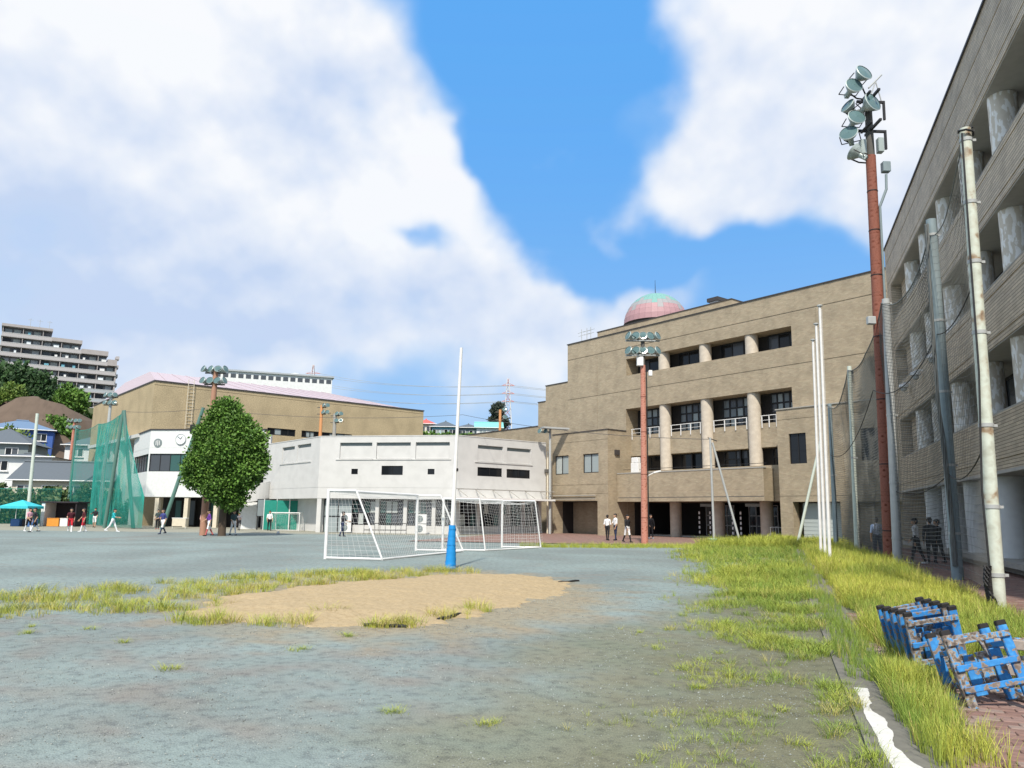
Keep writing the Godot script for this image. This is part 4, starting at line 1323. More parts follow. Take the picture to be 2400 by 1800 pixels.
func make_trees() -> void:
	rng.seed = 401
	spray = leaf_spray(14, 0.75)
	spray_far = leaf_spray(9, 1.0)
	var G := [Color(.075, .16, .022), Color(.10, .21, .03), Color(.055, .125, .02), Color(.125, .23, .04)]
	var D := [Color(.03, .075, .022), Color(.045, .10, .03), Color(.025, .06, .02)]
	var Y := [Color(.12, .19, .03), Color(.16, .23, .045), Color(.09, .16, .03)]
	tree("broadleaf_tree", "dense rounded green tree in front of the clock building", "", Vector3(-18.9, 0, -51.3), 2.2, 0.26, [
		[Vector3(-0.1, 5.6, 0), Vector3(1.7, 2.3, 1.7)], [Vector3(-1.25, 4.6, 0.5), Vector3(1.15, 1.25, 1.1)], [Vector3(1.45, 5.9, 0.2), Vector3(0.95, 1.35, 1.1)], [Vector3(-0.35, 7.75, 0), Vector3(0.95, 1.25, 1.0)],
		[Vector3(1.35, 4.2, 0.5), Vector3(1.0, 1.1, 1.0)], [Vector3(0.75, 7.0, 0.2), Vector3(0.8, 0.9, 0.8)], [Vector3(-1.9, 3.9, 0.2), Vector3(0.75, 0.8, 0.8)], [Vector3(-0.1, 3.4, 0.6), Vector3(1.15, 1.2, 1.1)],
		[Vector3(-1.1, 6.3, 0.4), Vector3(0.95, 1.1, 0.9)], [Vector3(0.2, 5.4, 1.3), Vector3(1.0, 1.2, 0.7)], [Vector3(0.6, 2.6, 0.3), Vector3(0.8, 0.8, 0.8)], [Vector3(2.05, 4.9, 0.0), Vector3(0.55, 0.8, 0.6)]], 9500, 0.24, G)
	# trees on the slope under the apartment block
	var spots := [
		[-97.0, -149.0, 13.0, 8.0, D, "large dark tree on the slope, left of the apartment block's foot"], [-91.0, -147.0, 9.0, 5.0, D, "dark round tree on the slope below the apartment block"], [-103.0, -150.0, 15.0, 9.5, D, "dark tree at the left picture edge below the apartments"],
		[-94.0, -143.0, 8.0, 4.5, Y, "lighter green tree between the two dark slope trees"], [-74.5, -114.0, 12.0, 6.0, Y, "bright green bushy tree at the left edge above the grey house"], [-70.0, -113.0, 9.0, 5.0, Y, "bright green tree beside the left picture edge, nearest the houses"],
		[-85.5, -146.0, 4.5, 3.4, D, "small dark tree right of the bare mound"], [-77.5, -140.0, 5.0, 3.2, G, "green shrub tree between bare mound and apartments"], [-66.0, -128.0, 4.5, 2.6, G, "small tree right of the blue house"],
		[-62.0, -108.0, 4.0, 2.2, G, "small tree in front of the blue house"], [-60.5, -84.0, 4.0, 2.4, D, "dark shrub tree at the left edge by the long low house"]]
	for s in spots:
		var y := hill_h(s[0], s[1])
		var R: float = s[3] * 0.5
		var H: float = s[2]
		tree("slope_tree", s[5], "trees on the slope at the left", Vector3(s[0], y, s[1]), H * 0.35, 0.3, [[Vector3(0, H * 0.6, 0), Vector3(R, H * 0.36, R)], [Vector3(R * 0.5, H * 0.45, R * 0.3), Vector3(R * 0.7, H * 0.3, R * 0.7)], [Vector3(-R * 0.6, H * 0.5, R * 0.2), Vector3(R * 0.6, H * 0.3, R * 0.6)], [Vector3(0.1 * R, H * 0.35, R * 0.7), Vector3(R * 0.8, H * 0.25, R * 0.5)]], 1300, 0.62 * R / 3.5, s[4], true)
	tree("roof_side_tree", "round yellow-green tree showing behind the gym's left roof corner", "", Vector3(-51.0, 6.0, -108.0), 8.0, 0.3, [[Vector3(0, 11.0, 0), Vector3(2.6, 2.2, 2.4)], [Vector3(1.6, 10.0, 0), Vector3(1.8, 1.6, 1.8)], [Vector3(-1.8, 9.8, 0), Vector3(1.7, 1.5, 1.6)]], 1200, 0.45, Y, true)
	tree("ridge_tree", "dark bushy tree in front of the right pylon", "", Vector3(-2.9, 15.0, -162.0), 4.0, 0.3, [[Vector3(0, 8.0, 0), Vector3(1.5, 1.7, 1.4)], [Vector3(-0.8, 5.8, 0), Vector3(1.1, 1.2, 1.1)], [Vector3(1.1, 5.5, 0), Vector3(1.2, 1.4, 1.1)]], 900, 0.35, [Color(.04, .055, .04), Color(.055, .07, .05)], true)
	# hedges on the ridge before the far houses
	for s in [[-17.0, 3.2, 15.2, "low green bush below the far red-roofed house"], [-13.0, 3.4, 15.0, "low green bush before the far blue house"], [-9.0, 3.4, 14.9, "low green bush before the far grey house"], [-5.2, 3.4, 14.9, "low green bush before the far teal-roofed house"], [-30.0, 3.0, 17.2, "small bush peeping over the gym roof's right part"]]:
		tree("ridge_bush", s[3], "ridge bushes", Vector3(s[0], s[2] - 1.0, -152.0), 1.0, 0.1, [[Vector3(0, 2.0, 0), Vector3(s[1] * 0.75, 0.9, 1.0)], [Vector3(1.2, 1.8, 0), Vector3(1.4, 0.7, 1.0)]], 420, 0.4, G, true, "bush")
	# overgrown green bank behind the yard at the far left
	for i in 9:
		tree("bank_shrub", "olive shrub on the far left bank, %s from the left edge" % ["first", "second", "third", "fourth", "fifth", "sixth", "seventh", "eighth", "ninth"][i], "bank shrubs", Vector3(-62.0 + i * 2.4, 0.0, -82.5 - (i % 3) * 0.9), 0.6, 0.08, [[Vector3(0, 1.7 + (i % 2) * 0.6, 0), Vector3(1.7, 1.6, 1.2)], [Vector3(0.9, 1.0, 0.4), Vector3(1.3, 1.1, 1.0)]], 420, 0.34, [Color(.07, .12, .04), Color(.10, .14, .055), Color(.05, .10, .035)], true, "shrub")
	# bare mound among the trees
	var geo := g()
	geo.xf = Transform3D(Basis(), Vector3(-81.5, 0, -131.0))
	geo.lathe([Vector2(17.0, 3.0), Vector2(12.5, 11.5), Vector2(8.8, 15.8), Vector2(5.0, 18.8), Vector2(2.2, 19.9), Vector2(0.05, 20.1)], 28)
	var mn := noise(601, 0.12, 4)
	for i in geo.P.size():
		var p := geo.P[i]
		geo.P[i] = p + Vector3(mn.get_noise_3dv(p), mn.get_noise_3dv(p + Vector3(50, 0, 0)) * 0.5, mn.get_noise_3dv(p + Vector3(0, 50, 0))) * 3.5
	structure("bare_mound", geo, "bare_soil")
	for q in [[-88.0, -124.0, "shrub on the left flank of the bare mound"], [-84.5, -122.5, "shrub in front of the bare mound"], [-75.5, -126.0, "shrub on the right flank of the bare mound"], [-79.0, -136.0, "shrub on top behind the bare mound"]]:
		tree("mound_shrub", q[2], "shrubs around the bare mound", Vector3(q[0], hill_h(q[0], q[1]) + 5.0, q[1]), 1.5, 0.1, [[Vector3(0, 3.0, 0), Vector3(2.6, 2.4, 2.2)], [Vector3(1.6, 2.2, 0.5), Vector3(2.0, 1.8, 1.8)]], 700, 0.5, G, true, "shrub")

# ---------------------------------------------------------------- floodlights and poles
func floodlight(parent: Node, at: Vector3, yaw: float, pitch: float, r: float) -> void:
	var l := part("lamp", g().lathe([Vector2(r * 0.28, -r * 1.5), Vector2(r * 0.34, -r * 0.9), Vector2(r * 0.8, -r * 0.35), Vector2(r, 0.0), Vector2(r * 1.04, 0.03), Vector2(r * 0.95, 0.05)], 20).box(Vector3(0, -r * 1.6, 0), Vector3(r * 0.5, r * 0.4, r * 0.5)), "lamp_body", parent)
	l.position = at
	l.rotation = Vector3(0, yaw, 0)
	l.rotate_object_local(Vector3.RIGHT, PI / 2 + pitch)
	part("lens", g().lathe([Vector2(r * 0.95, 0.03), Vector2(r * 0.7, r * 0.12), Vector2(0.01, r * 0.2)], 20), "lamp_glass", l)
	part("yoke", g().tube(Vector3(r * 1.05, -r * 0.3, 0), Vector3(r * 1.05, -r * 1.5, 0), 0.02, 0.02, 5).tube(Vector3(-r * 1.05, -r * 0.3, 0), Vector3(-r * 1.05, -r * 1.5, 0), 0.02, 0.02, 5).tube(Vector3(-r * 1.05, -r * 1.5, 0), Vector3(r * 1.05, -r * 1.5, 0), 0.02, 0.02, 5), "black_metal", l)

func make_lights_and_poles() -> void:
	rng.seed = 411
	# nearest floodlight mast
	var t := thing("floodlight_mast", "tall rusty red floodlight mast with clustered round lamps, right of the flagpoles", "floodlight", Vector3(13.69, 0, -28.26))
	t.rotation.z = deg_to_rad(-1.1)
	part("pole", g().tube(Vector3(0, -0.2, 0), Vector3(0, 15.7, 0), 0.235, 0.185, 18), "rust_pole", t)
	part("pole_top", g().tube(Vector3(0, 15.7, 0), Vector3(0, 18.2, 0), 0.16, 0.13, 14), "dark_concrete", t)
	for y in [1.2, 3.6, 6.0, 8.4, 10.8, 12.6, 14.2]:
		part("band", g().tube(Vector3(0, y, 0), Vector3(0, y + 0.035, 0), 0.245 - y * 0.003, 0.245 - y * 0.003, 16), "black_metal", t)
	part("conduit", g().pipe([Vector3(0.26, 0.5, 0.05), Vector3(0.25, 8.0, 0.05), Vector3(0.24, 13.6, 0.05), Vector3(0.5, 14.3, 0.1), Vector3(0.52, 14.9, 0.1)], 0.05, 8), "blue_grey_metal", t)
	part("junction_box", g().plank(Vector3(0.52, 15.2, 0.1), Vector3(0.3, 0.42, 0.25), 0.02), "blue_grey_metal", t)
	part("ballast_box", g().plank(Vector3(0.34, 16.1, 0.1), Vector3(0.22, 0.6, 0.25), 0.02), "lamp_body", t)
	part("ballast_box", g().plank(Vector3(-0.34, 16.0, 0.1), Vector3(0.22, 0.6, 0.25), 0.02), "lamp_body", t)
	part("switch_box", g().plank(Vector3(-0.36, 9.0, 0.15), Vector3(0.3, 0.3, 0.2), 0.02), "grey_metal", t)
	for y in [16.75, 18.0]:
		part("cross_frame", g().box(Vector3(0.1, y, 0.0), Vector3(1.1, 0.09, 0.09)).box(Vector3(0, y, 0.3), Vector3(0.09, 0.09, 1.3)).box(Vector3(0.62, y - 0.35, 0), Vector3(0.08, 0.8, 0.08)).box(Vector3(-0.35, y - 0.1, 0.5), Vector3(0.08, 0.08, 0.9)), "black_metal", t)
	part("stay", g().pipe([Vector3(0.55, 18.0, 0), Vector3(0.35, 18.9, 0), Vector3(0.1, 18.2, 0)], 0.025, 5).pipe([Vector3(0.05, 18.6, 0), Vector3(0.6, 19.2, 0)], 0.035, 5), "grey_metal", t)
	for q in [[-0.35, 18.95, 0.5, 0.35, -0.35, 0.36], [-0.72, 18.45, 0.4, 0.1, -0.25, 0.34], [-0.12, 17.65, 0.6, 0.45, -0.25, 0.40], [-0.72, 17.05, 0.5, 0.05, -0.3, 0.34], [-0.98, 16.45, 0.35, -0.6, -0.35, 0.34], [-0.85, 17.75, 0.1, -1.2, -0.5, 0.3], [-0.75, 15.75, 0.2, -2.2, -0.7, 0.33]]:
		floodlight(t, Vector3(q[0], q[1], q[2]), q[3], q[4], q[5])
		part("lamp_arm", g().pipe([Vector3(0, minf(q[1] - 0.35, 18.1), 0), Vector3(q[0] * 0.6, q[1] - 0.3, q[2] * 0.2 - 0.1), Vector3(q[0], q[1] - 0.05, q[2] - q[5] * 1.3)], 0.03, 6), "black_metal", t)
	# middle floodlight mast
	t = thing("floodlight_mast", "salmon red floodlight mast with two rows of lamps, before the main building", "floodlight", Vector3(7.78, 0, -45.3))
	t.rotation.z = deg_to_rad(-0.4)
	part("pole", g().tube(Vector3(0, -0.2, 0), Vector3(0, 10.55, 0), 0.205, 0.15, 16), "rust_pole_pale", t)
	for y in [1.5, 4.0, 6.5, 8.6]:
		part("band", g().tube(Vector3(0, y, 0), Vector3(0, y + 0.05, 0), 0.212 - y * 0.005, 0.212 - y * 0.005, 14), "rust_pole", t)
	part("pole_top", g().tube(Vector3(0, 10.55, 0), Vector3(0, 12.0, 0), 0.13, 0.12, 12), "dark_concrete", t)
	part("conduit", g().pipe([Vector3(0.24, 0.4, 0.03), Vector3(0.2, 10.2, 0.03)], 0.035, 6), "black_metal", t)
	part("junction_box", g().plank(Vector3(0.42, 10.05, 0.1), Vector3(0.22, 0.35, 0.2), 0.02), "white_metal", t)
	part("ballast_box", g().plank(Vector3(-0.2, 10.75, 0.15), Vector3(0.38, 0.55, 0.25), 0.02), "white_metal", t)
	for y in [11.15, 12.05]:
		var arm := part("cross_arm", g().box(Vector3(0, 0, 0), Vector3(2.3, 0.1, 0.1)).box(Vector3(0, -0.02, 0.2), Vector3(1.5, 0.06, 0.06)), "grey_metal", t)
		arm.position = Vector3(0, y, 0)
		arm.rotation.y = deg_to_rad(20)
		arm.rotation.z = deg_to_rad(5)
		for i in 5:
			var x := -1.0 + i * 0.5
			floodlight(t, Vector3(x * 0.94, y + 0.28 + x * 0.09, 0.15 - x * 0.33), -1.0 + i * 0.42 + rng.randf_range(-0.2, 0.2), -0.35, 0.26)
	part("street_lamp_arm", g().pipe([Vector3(0.15, 3.9, 0), Vector3(0.6, 4.15, 0.1)], 0.03).plank(Vector3(0.75, 4.18, 0.1), Vector3(0.45, 0.1, 0.16), 0.02, Basis(Vector3(0, 0, 1), 0.25)), "white_metal", t)
	# mast behind the big tree and smaller far ones
	for q in [[Vector3(-20.4, 0, -52.0), 11.2, 0.24, "floodlight mast standing in the big green tree, tan trunk below", 8, "tree_pole"], [Vector3(-41.2, 0, -78.2), 13.2, 0.2, "floodlight mast at the gym's left corner above the green net", 6, "grey_metal"], [Vector3(-54.3, 0, -95.0), 12.4, 0.22, "thin red floodlight mast between far left houses and green net", 8, "rust_pole_pale"],
			[Vector3(-22.45, 0, -90.0), 14.0, 0.25, "orange post with floodlights before the gym wall, behind the white building", 4, "mast_orange"], [Vector3(-27.6, 0, -90.0), 11.9, 0.2, "shorter orange post with small lamps before the gym windows", 3, "mast_orange"], [Vector3(-1.2, 0, -80.0), 12.4, 0.2, "orange post rising behind the white building's right roof edge", 2, "mast_orange"], [Vector3(-20.6, 0, -89.0), 12.9, 0.28, "grey concrete post with lamps beside the orange post", 4, "concrete"]]:
		var p: Vector3 = q[0]
		t = thing("floodlight_mast", q[3], "floodlight", p)
		var H: float = q[1]
		part("pole", g().tube(Vector3(0, -0.2, 0), Vector3(0, H, 0), q[2], q[2] * 0.7, 10), q[5], t)
		var n: int = q[4]
		for row in 2:
			part("cross_arm", g().box(Vector3(0, H - 0.25 - row * 0.8, 0), Vector3(1.4 if n > 4 else 1.0, 0.09, 0.09)), "dark_concrete", t)
		for i in n:
			var rr := i % 2
			var x := (i / 2 - (n / 2 - 1) * 0.5) * 0.5
			floodlight(t, Vector3(x + (0.5 if n <= 4 else 0.0), H - rr * 0.8, 0.25), x * 1.2 + rng.randf_range(-0.5, 0.5), -0.4, 0.25)
	# flagpoles
	for q in [[Vector3(12.42, 0, -31.34), 8.95, "rearmost and shortest-looking of three white flagpoles"], [Vector3(11.89, 0, -29.62), 9.2, "middle one of three white flagpoles"], [Vector3(11.04, 0, -27.12), 9.25, "nearest and tallest-looking of three white flagpoles"]]:
		t = thing("flagpole", q[2], "flagpole", q[0], 0.0, "white flagpoles in the grass")
		t.rotation.z = deg_to_rad(-0.9)
		part("pole", g().tube(Vector3(0, -0.1, 0), Vector3(0, q[1], 0), 0.06, 0.045, 12), "white_metal", t)
		part("cap", g().lathe([Vector2(0.05, q[1]), Vector2(0.1, q[1] + 0.01), Vector2(0.1, q[1] + 0.05), Vector2(0.02, q[1] + 0.08)], 12), "grey_metal", t)
		part("halyard", g().tube(Vector3(0.075, 1.2, 0.02), Vector3(0.06, q[1] - 0.1, 0.02), 0.006, 0.006, 4), "string_white", t)
	# guyed net posts near the main entrance
	t = thing("guyed_post", "pale steel post with one slanted brace, before the main entrance", "post", Vector3(12.25, 0, -47.0))
	part("post", g().tube(Vector3(0, 0, 0), Vector3(-0.05, 6.4, 0), 0.075, 0.065, 10), "grey_metal", t)
	part("brace", g().tube(Vector3(1.5, 0, 0.3), Vector3(0.08, 6.1, 0), 0.07, 0.065, 10), "grey_metal", t)
	part("cap", g().tube(Vector3(-0.2, 6.4, 0), Vector3(0.35, 6.2, 0), 0.03, 0.03, 6), "black_metal", t)
	t = thing("slanted_post", "single pale steel post leaning right, left of the flagpoles", "post", Vector3(15.9, 0, -44.0))
	part("post", g().tube(Vector3(0.2, 0, 0), Vector3(1.75, 6.0, 0.3), 0.085, 0.075, 10), "pale_green_metal", t)
	part("foot", g().plank(Vector3(0.2, 0.05, 0), Vector3(0.4, 0.12, 0.4), 0.02), "concrete", t)
	# security cameras beside the white building
	t = thing("camera_post", "grey post with cameras in the corner of the white building and annex", "post", Vector3(3.3, 0, -65.2))
	part("post", g().tube(Vector3(0, 0, 0), Vector3(0, 8.9, 0), 0.11, 0.1, 10), "grey_metal", t)
	part("arm", g().box(Vector3(0.4, 8.85, 0.2), Vector3(2.4, 0.14, 0.7), Basis(Vector3.UP, 0.4)), "grey_metal", t)
	for x in [-0.9, -0.4]:
		floodlight(t, Vector3(x, 8.6, 0.3), -0.8, -0.3, 0.22)

# ---------------------------------------------------------------- nets
func net(called: String, label: String, cat: String, feet: Array, tops: Array, lows: Array, sag: float, gap: float, w: float, mat_: String, bow: float) -> void: # posts' feet (x, z), rope heights, foot heights
	var q := g()
	for k in feet.size() - 1:
		var a: Vector2 = feet[k]
		var b: Vector2 = feet[k + 1]
		var len := a.distance_to(b)
		var nrm := Vector3(-(b - a).normalized().y, 0, (b - a).normalized().x)
		var pt := func(f: float, v: float) -> Vector3:
			var top: float = lerpf(tops[k], tops[k + 1], f) - sag * 4.0 * f * (1.0 - f)
			var low: float = lerpf(lows[k], lows[k + 1], f)
			var p := a.lerp(b, f)
			var y := lerpf(low, top, v)
			return Vector3(p.x, y, p.y) + nrm * (sin(v * PI) * sin(f * PI) * bow + GN.get_noise_2d(p.x * 3.0 + p.y * 2.0, y * 2.0) * 0.06)
		var n := int(len / gap)
		for i in n + 1:
			var f := float(i) / n
			for j in 8:
				q.tube(pt.call(f, j / 8.0), pt.call(f, (j + 1) / 8.0), w, w, 3, false)
		var hh := maxf(tops[k], tops[k + 1])
		var rows := int(hh / gap)
		var segs := maxi(int(len / 0.9), 3)
		for j in rows + 1:
			for i in segs:
				q.tube(pt.call(float(i) / segs, float(j) / rows), pt.call((i + 1.0) / segs, float(j) / rows), w, w, 3, false)
		for i in segs * 2:
			q.tube(pt.call(float(i) / (segs * 2), 1.0), pt.call((i + 1.0) / (segs * 2), 1.0), w * 3.0, w * 3.0, 5, false)
	tag(part(called, q, mat_), label, cat)

func post(called: String, label: String, base: Vector3, top: Vector3, r0: float, r1: float, mat_: String, bands: Array, group := "") -> Node3D:
	var t := thing(called, label, "post", base, 0.0, group)
	var d := top - base
	part("shaft", g().tube(-d * 0.01, d, r0, r1, 16), mat_, t)
	for f in bands:
		var r := lerpf(r0, r1, f) + 0.012
		part("clamp", g().tube(d * f, d * f + d.normalized() * 0.07, r, r, 16).box(d * f + Vector3(r + 0.02, 0.03, 0.02), Vector3(0.08, 0.05, 0.05)), "grey_metal", t)
	return t

func make_nets() -> void:
	rng.seed = 421
	# posts of the tall net along the near block
	var t := post("net_post", "near pale green steel post with cable clamps, rising from grass at right", Vector3(8.77, 0, -14.22), Vector3(8.98, 9.35, -14.25), 0.125, 0.105, "weathered_pole", [0.07, 0.20, 0.36, 0.55, 0.70, 0.83, 0.97])
	part("dark_cable", g().pipe([Vector3(-0.13, 0.1, 0.06), Vector3(-0.15, 2.2, 0.06), Vector3(-0.02, 4.4, 0.08), Vector3(0.02, 6.9, 0.08), Vector3(0.07, 9.2, 0.08)], 0.018, 6), "cable", t)
	var rope := g()
	for k in 6:
		var a := k * 1.05
		rope.tube(Vector3(0.2 + cos(a) * 0.14, 9.2 + k * 0.03, sin(a) * 0.14), Vector3(0.2 + cos(a + 1.1) * 0.15, 9.23 + k * 0.03, sin(a + 1.1) * 0.15), 0.022, 0.022, 5)
	part("tied_rope", rope, "cable", t)
	part("net_bundle", bundle([Vector3(-0.16, 0.15, 0.05), Vector3(-0.2, 0.5, 0.08), Vector3(-0.14, 0.85, 0.05)], 0.09), "cable", t)
	post("net_post", "blue-grey steel post behind the near pale post", Vector3(12.24, 0, -21.54), Vector3(12.35, 10.4, -21.6), 0.155, 0.14, "blue_grey_metal", [0.12, 0.3, 0.5, 0.7, 0.95])
	post("net_post", "grey steel post close beside the rusty floodlight mast", Vector3(13.37, 0, -27.1), Vector3(13.6, 9.55, -27.1), 0.16, 0.13, "grey_metal", [0.1, 0.3, 0.55, 0.98])
	post("net_post", "grey net post left behind the rusty mast, second farthest", Vector3(15.94, 0, -36.0), Vector3(16.1, 8.8, -36.0), 0.12, 0.10, "pale_green_metal", [0.5, 0.97])
	post("net_post", "farthest net post where the tall net ends near the flagpoles", Vector3(16.77, 0, -40.3), Vector3(16.85, 7.6, -40.3), 0.12, 0.10, "blue_grey_metal", [0.5, 0.97])
	net("ball_net", "tall grey ball net hung between steel posts along the near block", "net", [Vector2(12.3, -21.6), Vector2(13.45, -27.1), Vector2(16.0, -36.0), Vector2(16.8, -40.3)], [9.9, 9.4, 8.6, 7.5], [0.25, 0.2, 0.2, 0.2], 0.75, 0.13, 0.0078, "string_grey", 0.25)
	net("ball_net", "part of tall ball net between near pale post and blue-grey post", "net", [Vector2(8.9, -14.3), Vector2(12.3, -21.6)], [9.0, 9.9], [0.3, 0.25], 0.5, 0.22, 0.0045, "string_grey", 0.3)
	# gathered net hanging down the blue-grey post
	tag(part("gathered_net", bundle([Vector3(12.1, 10.2, -21.45), Vector3(12.05, 8.0, -21.4), Vector3(12.0, 5.0, -21.35), Vector3(12.1, 2.0, -21.4), Vector3(12.12, 0.4, -21.4)], 0.07), "string_grey"), "gathered grey net bundle hanging down the blue-grey post", "net")
	# slack cables from post to post
	var c := g()
	hang(c, Vector3(8.92, 6.3, -14.25), Vector3(12.2, 6.9, -21.5), 0.3)
	hang(c, Vector3(12.2, 6.9, -21.5), Vector3(13.4, 6.35, -28.1), 0.7)
	hang(c, Vector3(13.4, 6.35, -28.1), Vector3(16.7, 4.9, -40.2), 0.9)
	tag(part("cable", c, "cable"), "upper dark cable sagging from near post past the rusty mast", "cable")
	c = g()
	hang(c, Vector3(8.8, 3.05, -14.25), Vector3(12.2, 2.9, -21.5), 0.35)
	hang(c, Vector3(12.2, 2.9, -21.5), Vector3(13.45, 2.6, -27.1), 0.3)
	tag(part("cable", c, "cable"), "lower dark cable sagging between near post and grey post", "cable")
	# green corner net on the left, with its braced posts
	net("green_net", "tall green net forming the yard's left corner", "net", [Vector2(-46.6, -82.0), Vector2(-43.2, -80.0), Vector2(-34.6, -68.0), Vector2(-31.1, -66.0)], [10.0, 10.4, 10.2, 2.6], [0.1, 0.1, 0.1, 0.1], 0.35, 0.11, 0.009, "string_green", 0.5)
	post("green_net_post", "leaning green brace post left of the corner net's peak", Vector3(-35.6, 0, -68.6), Vector3(-34.6, 10.3, -68.0), 0.16, 0.14, "green_metal", [])
	post("green_net_post", "leaning green brace post right of the corner net's peak", Vector3(-32.3, 0, -67.0), Vector3(-34.5, 10.3, -67.9), 0.16, 0.14, "green_metal", [])
	post("green_net_post", "leaning green post left of the big tree", Vector3(-29.4, 0, -66.0), Vector3(-26.7, 10.4, -66.0), 0.16, 0.14, "green_metal", [])
	post("green_net_post", "thin pale green post beside the far left houses", Vector3(-46.4, 0, -75.0), Vector3(-46.6, 10.8, -75.0), 0.16, 0.14, "pale_green_metal", [])
	post("green_net_post", "green post at the left end of the corner net", Vector3(-46.6, 0, -82.0), Vector3(-46.6, 10.1, -82.0), 0.14, 0.12, "green_metal", [])
	net("green_net", "low green net along the far left of the yard", "net", [Vector2(-68.0, -80.0), Vector2(-46.6, -80.5)], [3.9, 3.6], [0.0, 0.0], 0.1, 0.14, 0.007, "string_green", 0.1)
	c = g()
	hang(c, Vector3(-34.5, 10.2, -67.9), Vector3(-26.7, 10.3, -66.0), 0.15)
	hang(c, Vector3(-26.7, 10.3, -66.0), Vector3(-4.0, 9.6, -62.5), 0.5)
	hang(c, Vector3(-4.0, 9.6, -62.5), Vector3(12.2, 6.3, -47.0), 0.4)
	tag(part("wire", c, "cable_thin"), "thin wire strung from corner net across to the guyed post", "wire")

func bundle(pts: Array, r: float) -> Geo: # twisted bundle of net
	var q := g()
	for s in 9:
		var ph := s * TAU / 9.0
		for i in pts.size() - 1:
			for k in 5:
				var f0 := (i + k / 5.0)
				var f1 := (i + (k + 1) / 5.0)
				var p0: Vector3 = (pts[i] as Vector3).lerp(pts[i + 1], k / 5.0) + Vector3(cos(ph + f0 * 3.0), 0, sin(ph + f0 * 3.0)) * r * (0.6 + 0.4 * sin(f0 * 5.0 + s))
				var p1: Vector3 = (pts[i] as Vector3).lerp(pts[i + 1], (k + 1) / 5.0) + Vector3(cos(ph + f1 * 3.0), 0, sin(ph + f1 * 3.0)) * r * (0.6 + 0.4 * sin(f1 * 5.0 + s))
				q.tube(p0, p1, r * 0.22, r * 0.22, 4, false)
	return q

func hang(q: Geo, a: Vector3, b: Vector3, sag: float) -> void:
	for i in 16:
		var f := i / 16.0
		var e := (i + 1) / 16.0
		q.tube(a.lerp(b, f) - Vector3(0, sag * 4 * f * (1 - f), 0), a.lerp(b, e) - Vector3(0, sag * 4 * e * (1 - e), 0), 0.016, 0.016, 5, false)

# ---------------------------------------------------------------- goals, posts
func goal(called: String, label: String, p1: Vector2, p2: Vector2, back: Vector2, h: float, topd: float, r: float, group: String) -> void:
	var a := Vector3(p1.x, 0, p1.y)
	var b := Vector3(p2.x, 0, p2.y)
	var t := thing(called, label, "goal", a, 0.0, group)
	var u := b - a
	var d := Vector3(back.x, 0, back.y)
	var up := Vector3(0, h, 0)
	var dn := d * topd
	for s in [Vector3.ZERO, u]:
		part("post", g().tube(s, s + up, r, r, 12), "white_metal", t)
		part("side_frame", g().tube(s + up, s + up + dn, r * 0.6, r * 0.6, 8).tube(s + up + dn, s + d + Vector3(0, r, 0), r * 0.6, r * 0.6, 8), "white_metal", t)
		part("ground_bar", g().tube(s + Vector3(0, r * 0.7, 0), s + d + Vector3(0, r * 0.7, 0), r * 0.7, r * 0.7, 8), "white_metal", t)
	part("crossbar", g().tube(up, u + up, r, r, 12), "white_metal", t)
	part("back_bar", g().tube(d + Vector3(0, r * 0.7, 0), u + d + Vector3(0, r * 0.7, 0), r * 0.7, r * 0.7, 8), "white_metal", t)
	# net: slack from crossbar to back
	var q := g()
	var nu := int(u.length() / 0.16)
	var path := func(f: float, v: float) -> Vector3:
		var base := u * f
		var sg := sin(f * PI * 2.0 + 0.4) * 0.06 + sin(f * 14.0) * 0.03
		if v < 0.3:
			var e := v / 0.3
			return base + up + dn * e - Vector3(0, (sin(e * PI) * 0.12 + 0.16 * e * absf(sin(f * PI * 2.0))) * h / 2.4, 0)
		var e2 := (v - 0.3) / 0.7
		return base + (up + dn).lerp(d, e2) - Vector3(0, 0.16 * (1.0 - e2) * absf(sin(f * PI * 2.0)), 0) + d.normalized() * (sin(e2 * PI) * 0.12 + sg)
	for i in nu + 1:
		for j in 16:
			q.tube(path.call(float(i) / nu, j / 16.0), path.call(float(i) / nu, (j + 1) / 16.0), 0.0035, 0.0035, 3, false)
	for j in 26:
		for i in 24:
			q.tube(path.call(i / 24.0, j / 25.0), path.call((i + 1) / 24.0, j / 25.0), 0.0035, 0.0035, 3, false)
	for s in [0.0, 1.0]: # side nets
		for i in 8:
			var f := (i + 1) / 9.0
			q.tube(u * s + d * f, u * s + up + dn * f * 0.98 - Vector3(0, f * 0.1, 0), 0.0035, 0.0035, 3, false)
		for j in 14:
			var y := (j + 1) / 15.0
			q.tube(u * s + up * y, u * s + up * y + d * lerpf(1.0, topd, y), 0.0035, 0.0035, 3, false)
	part("net", q, "string_white", t)

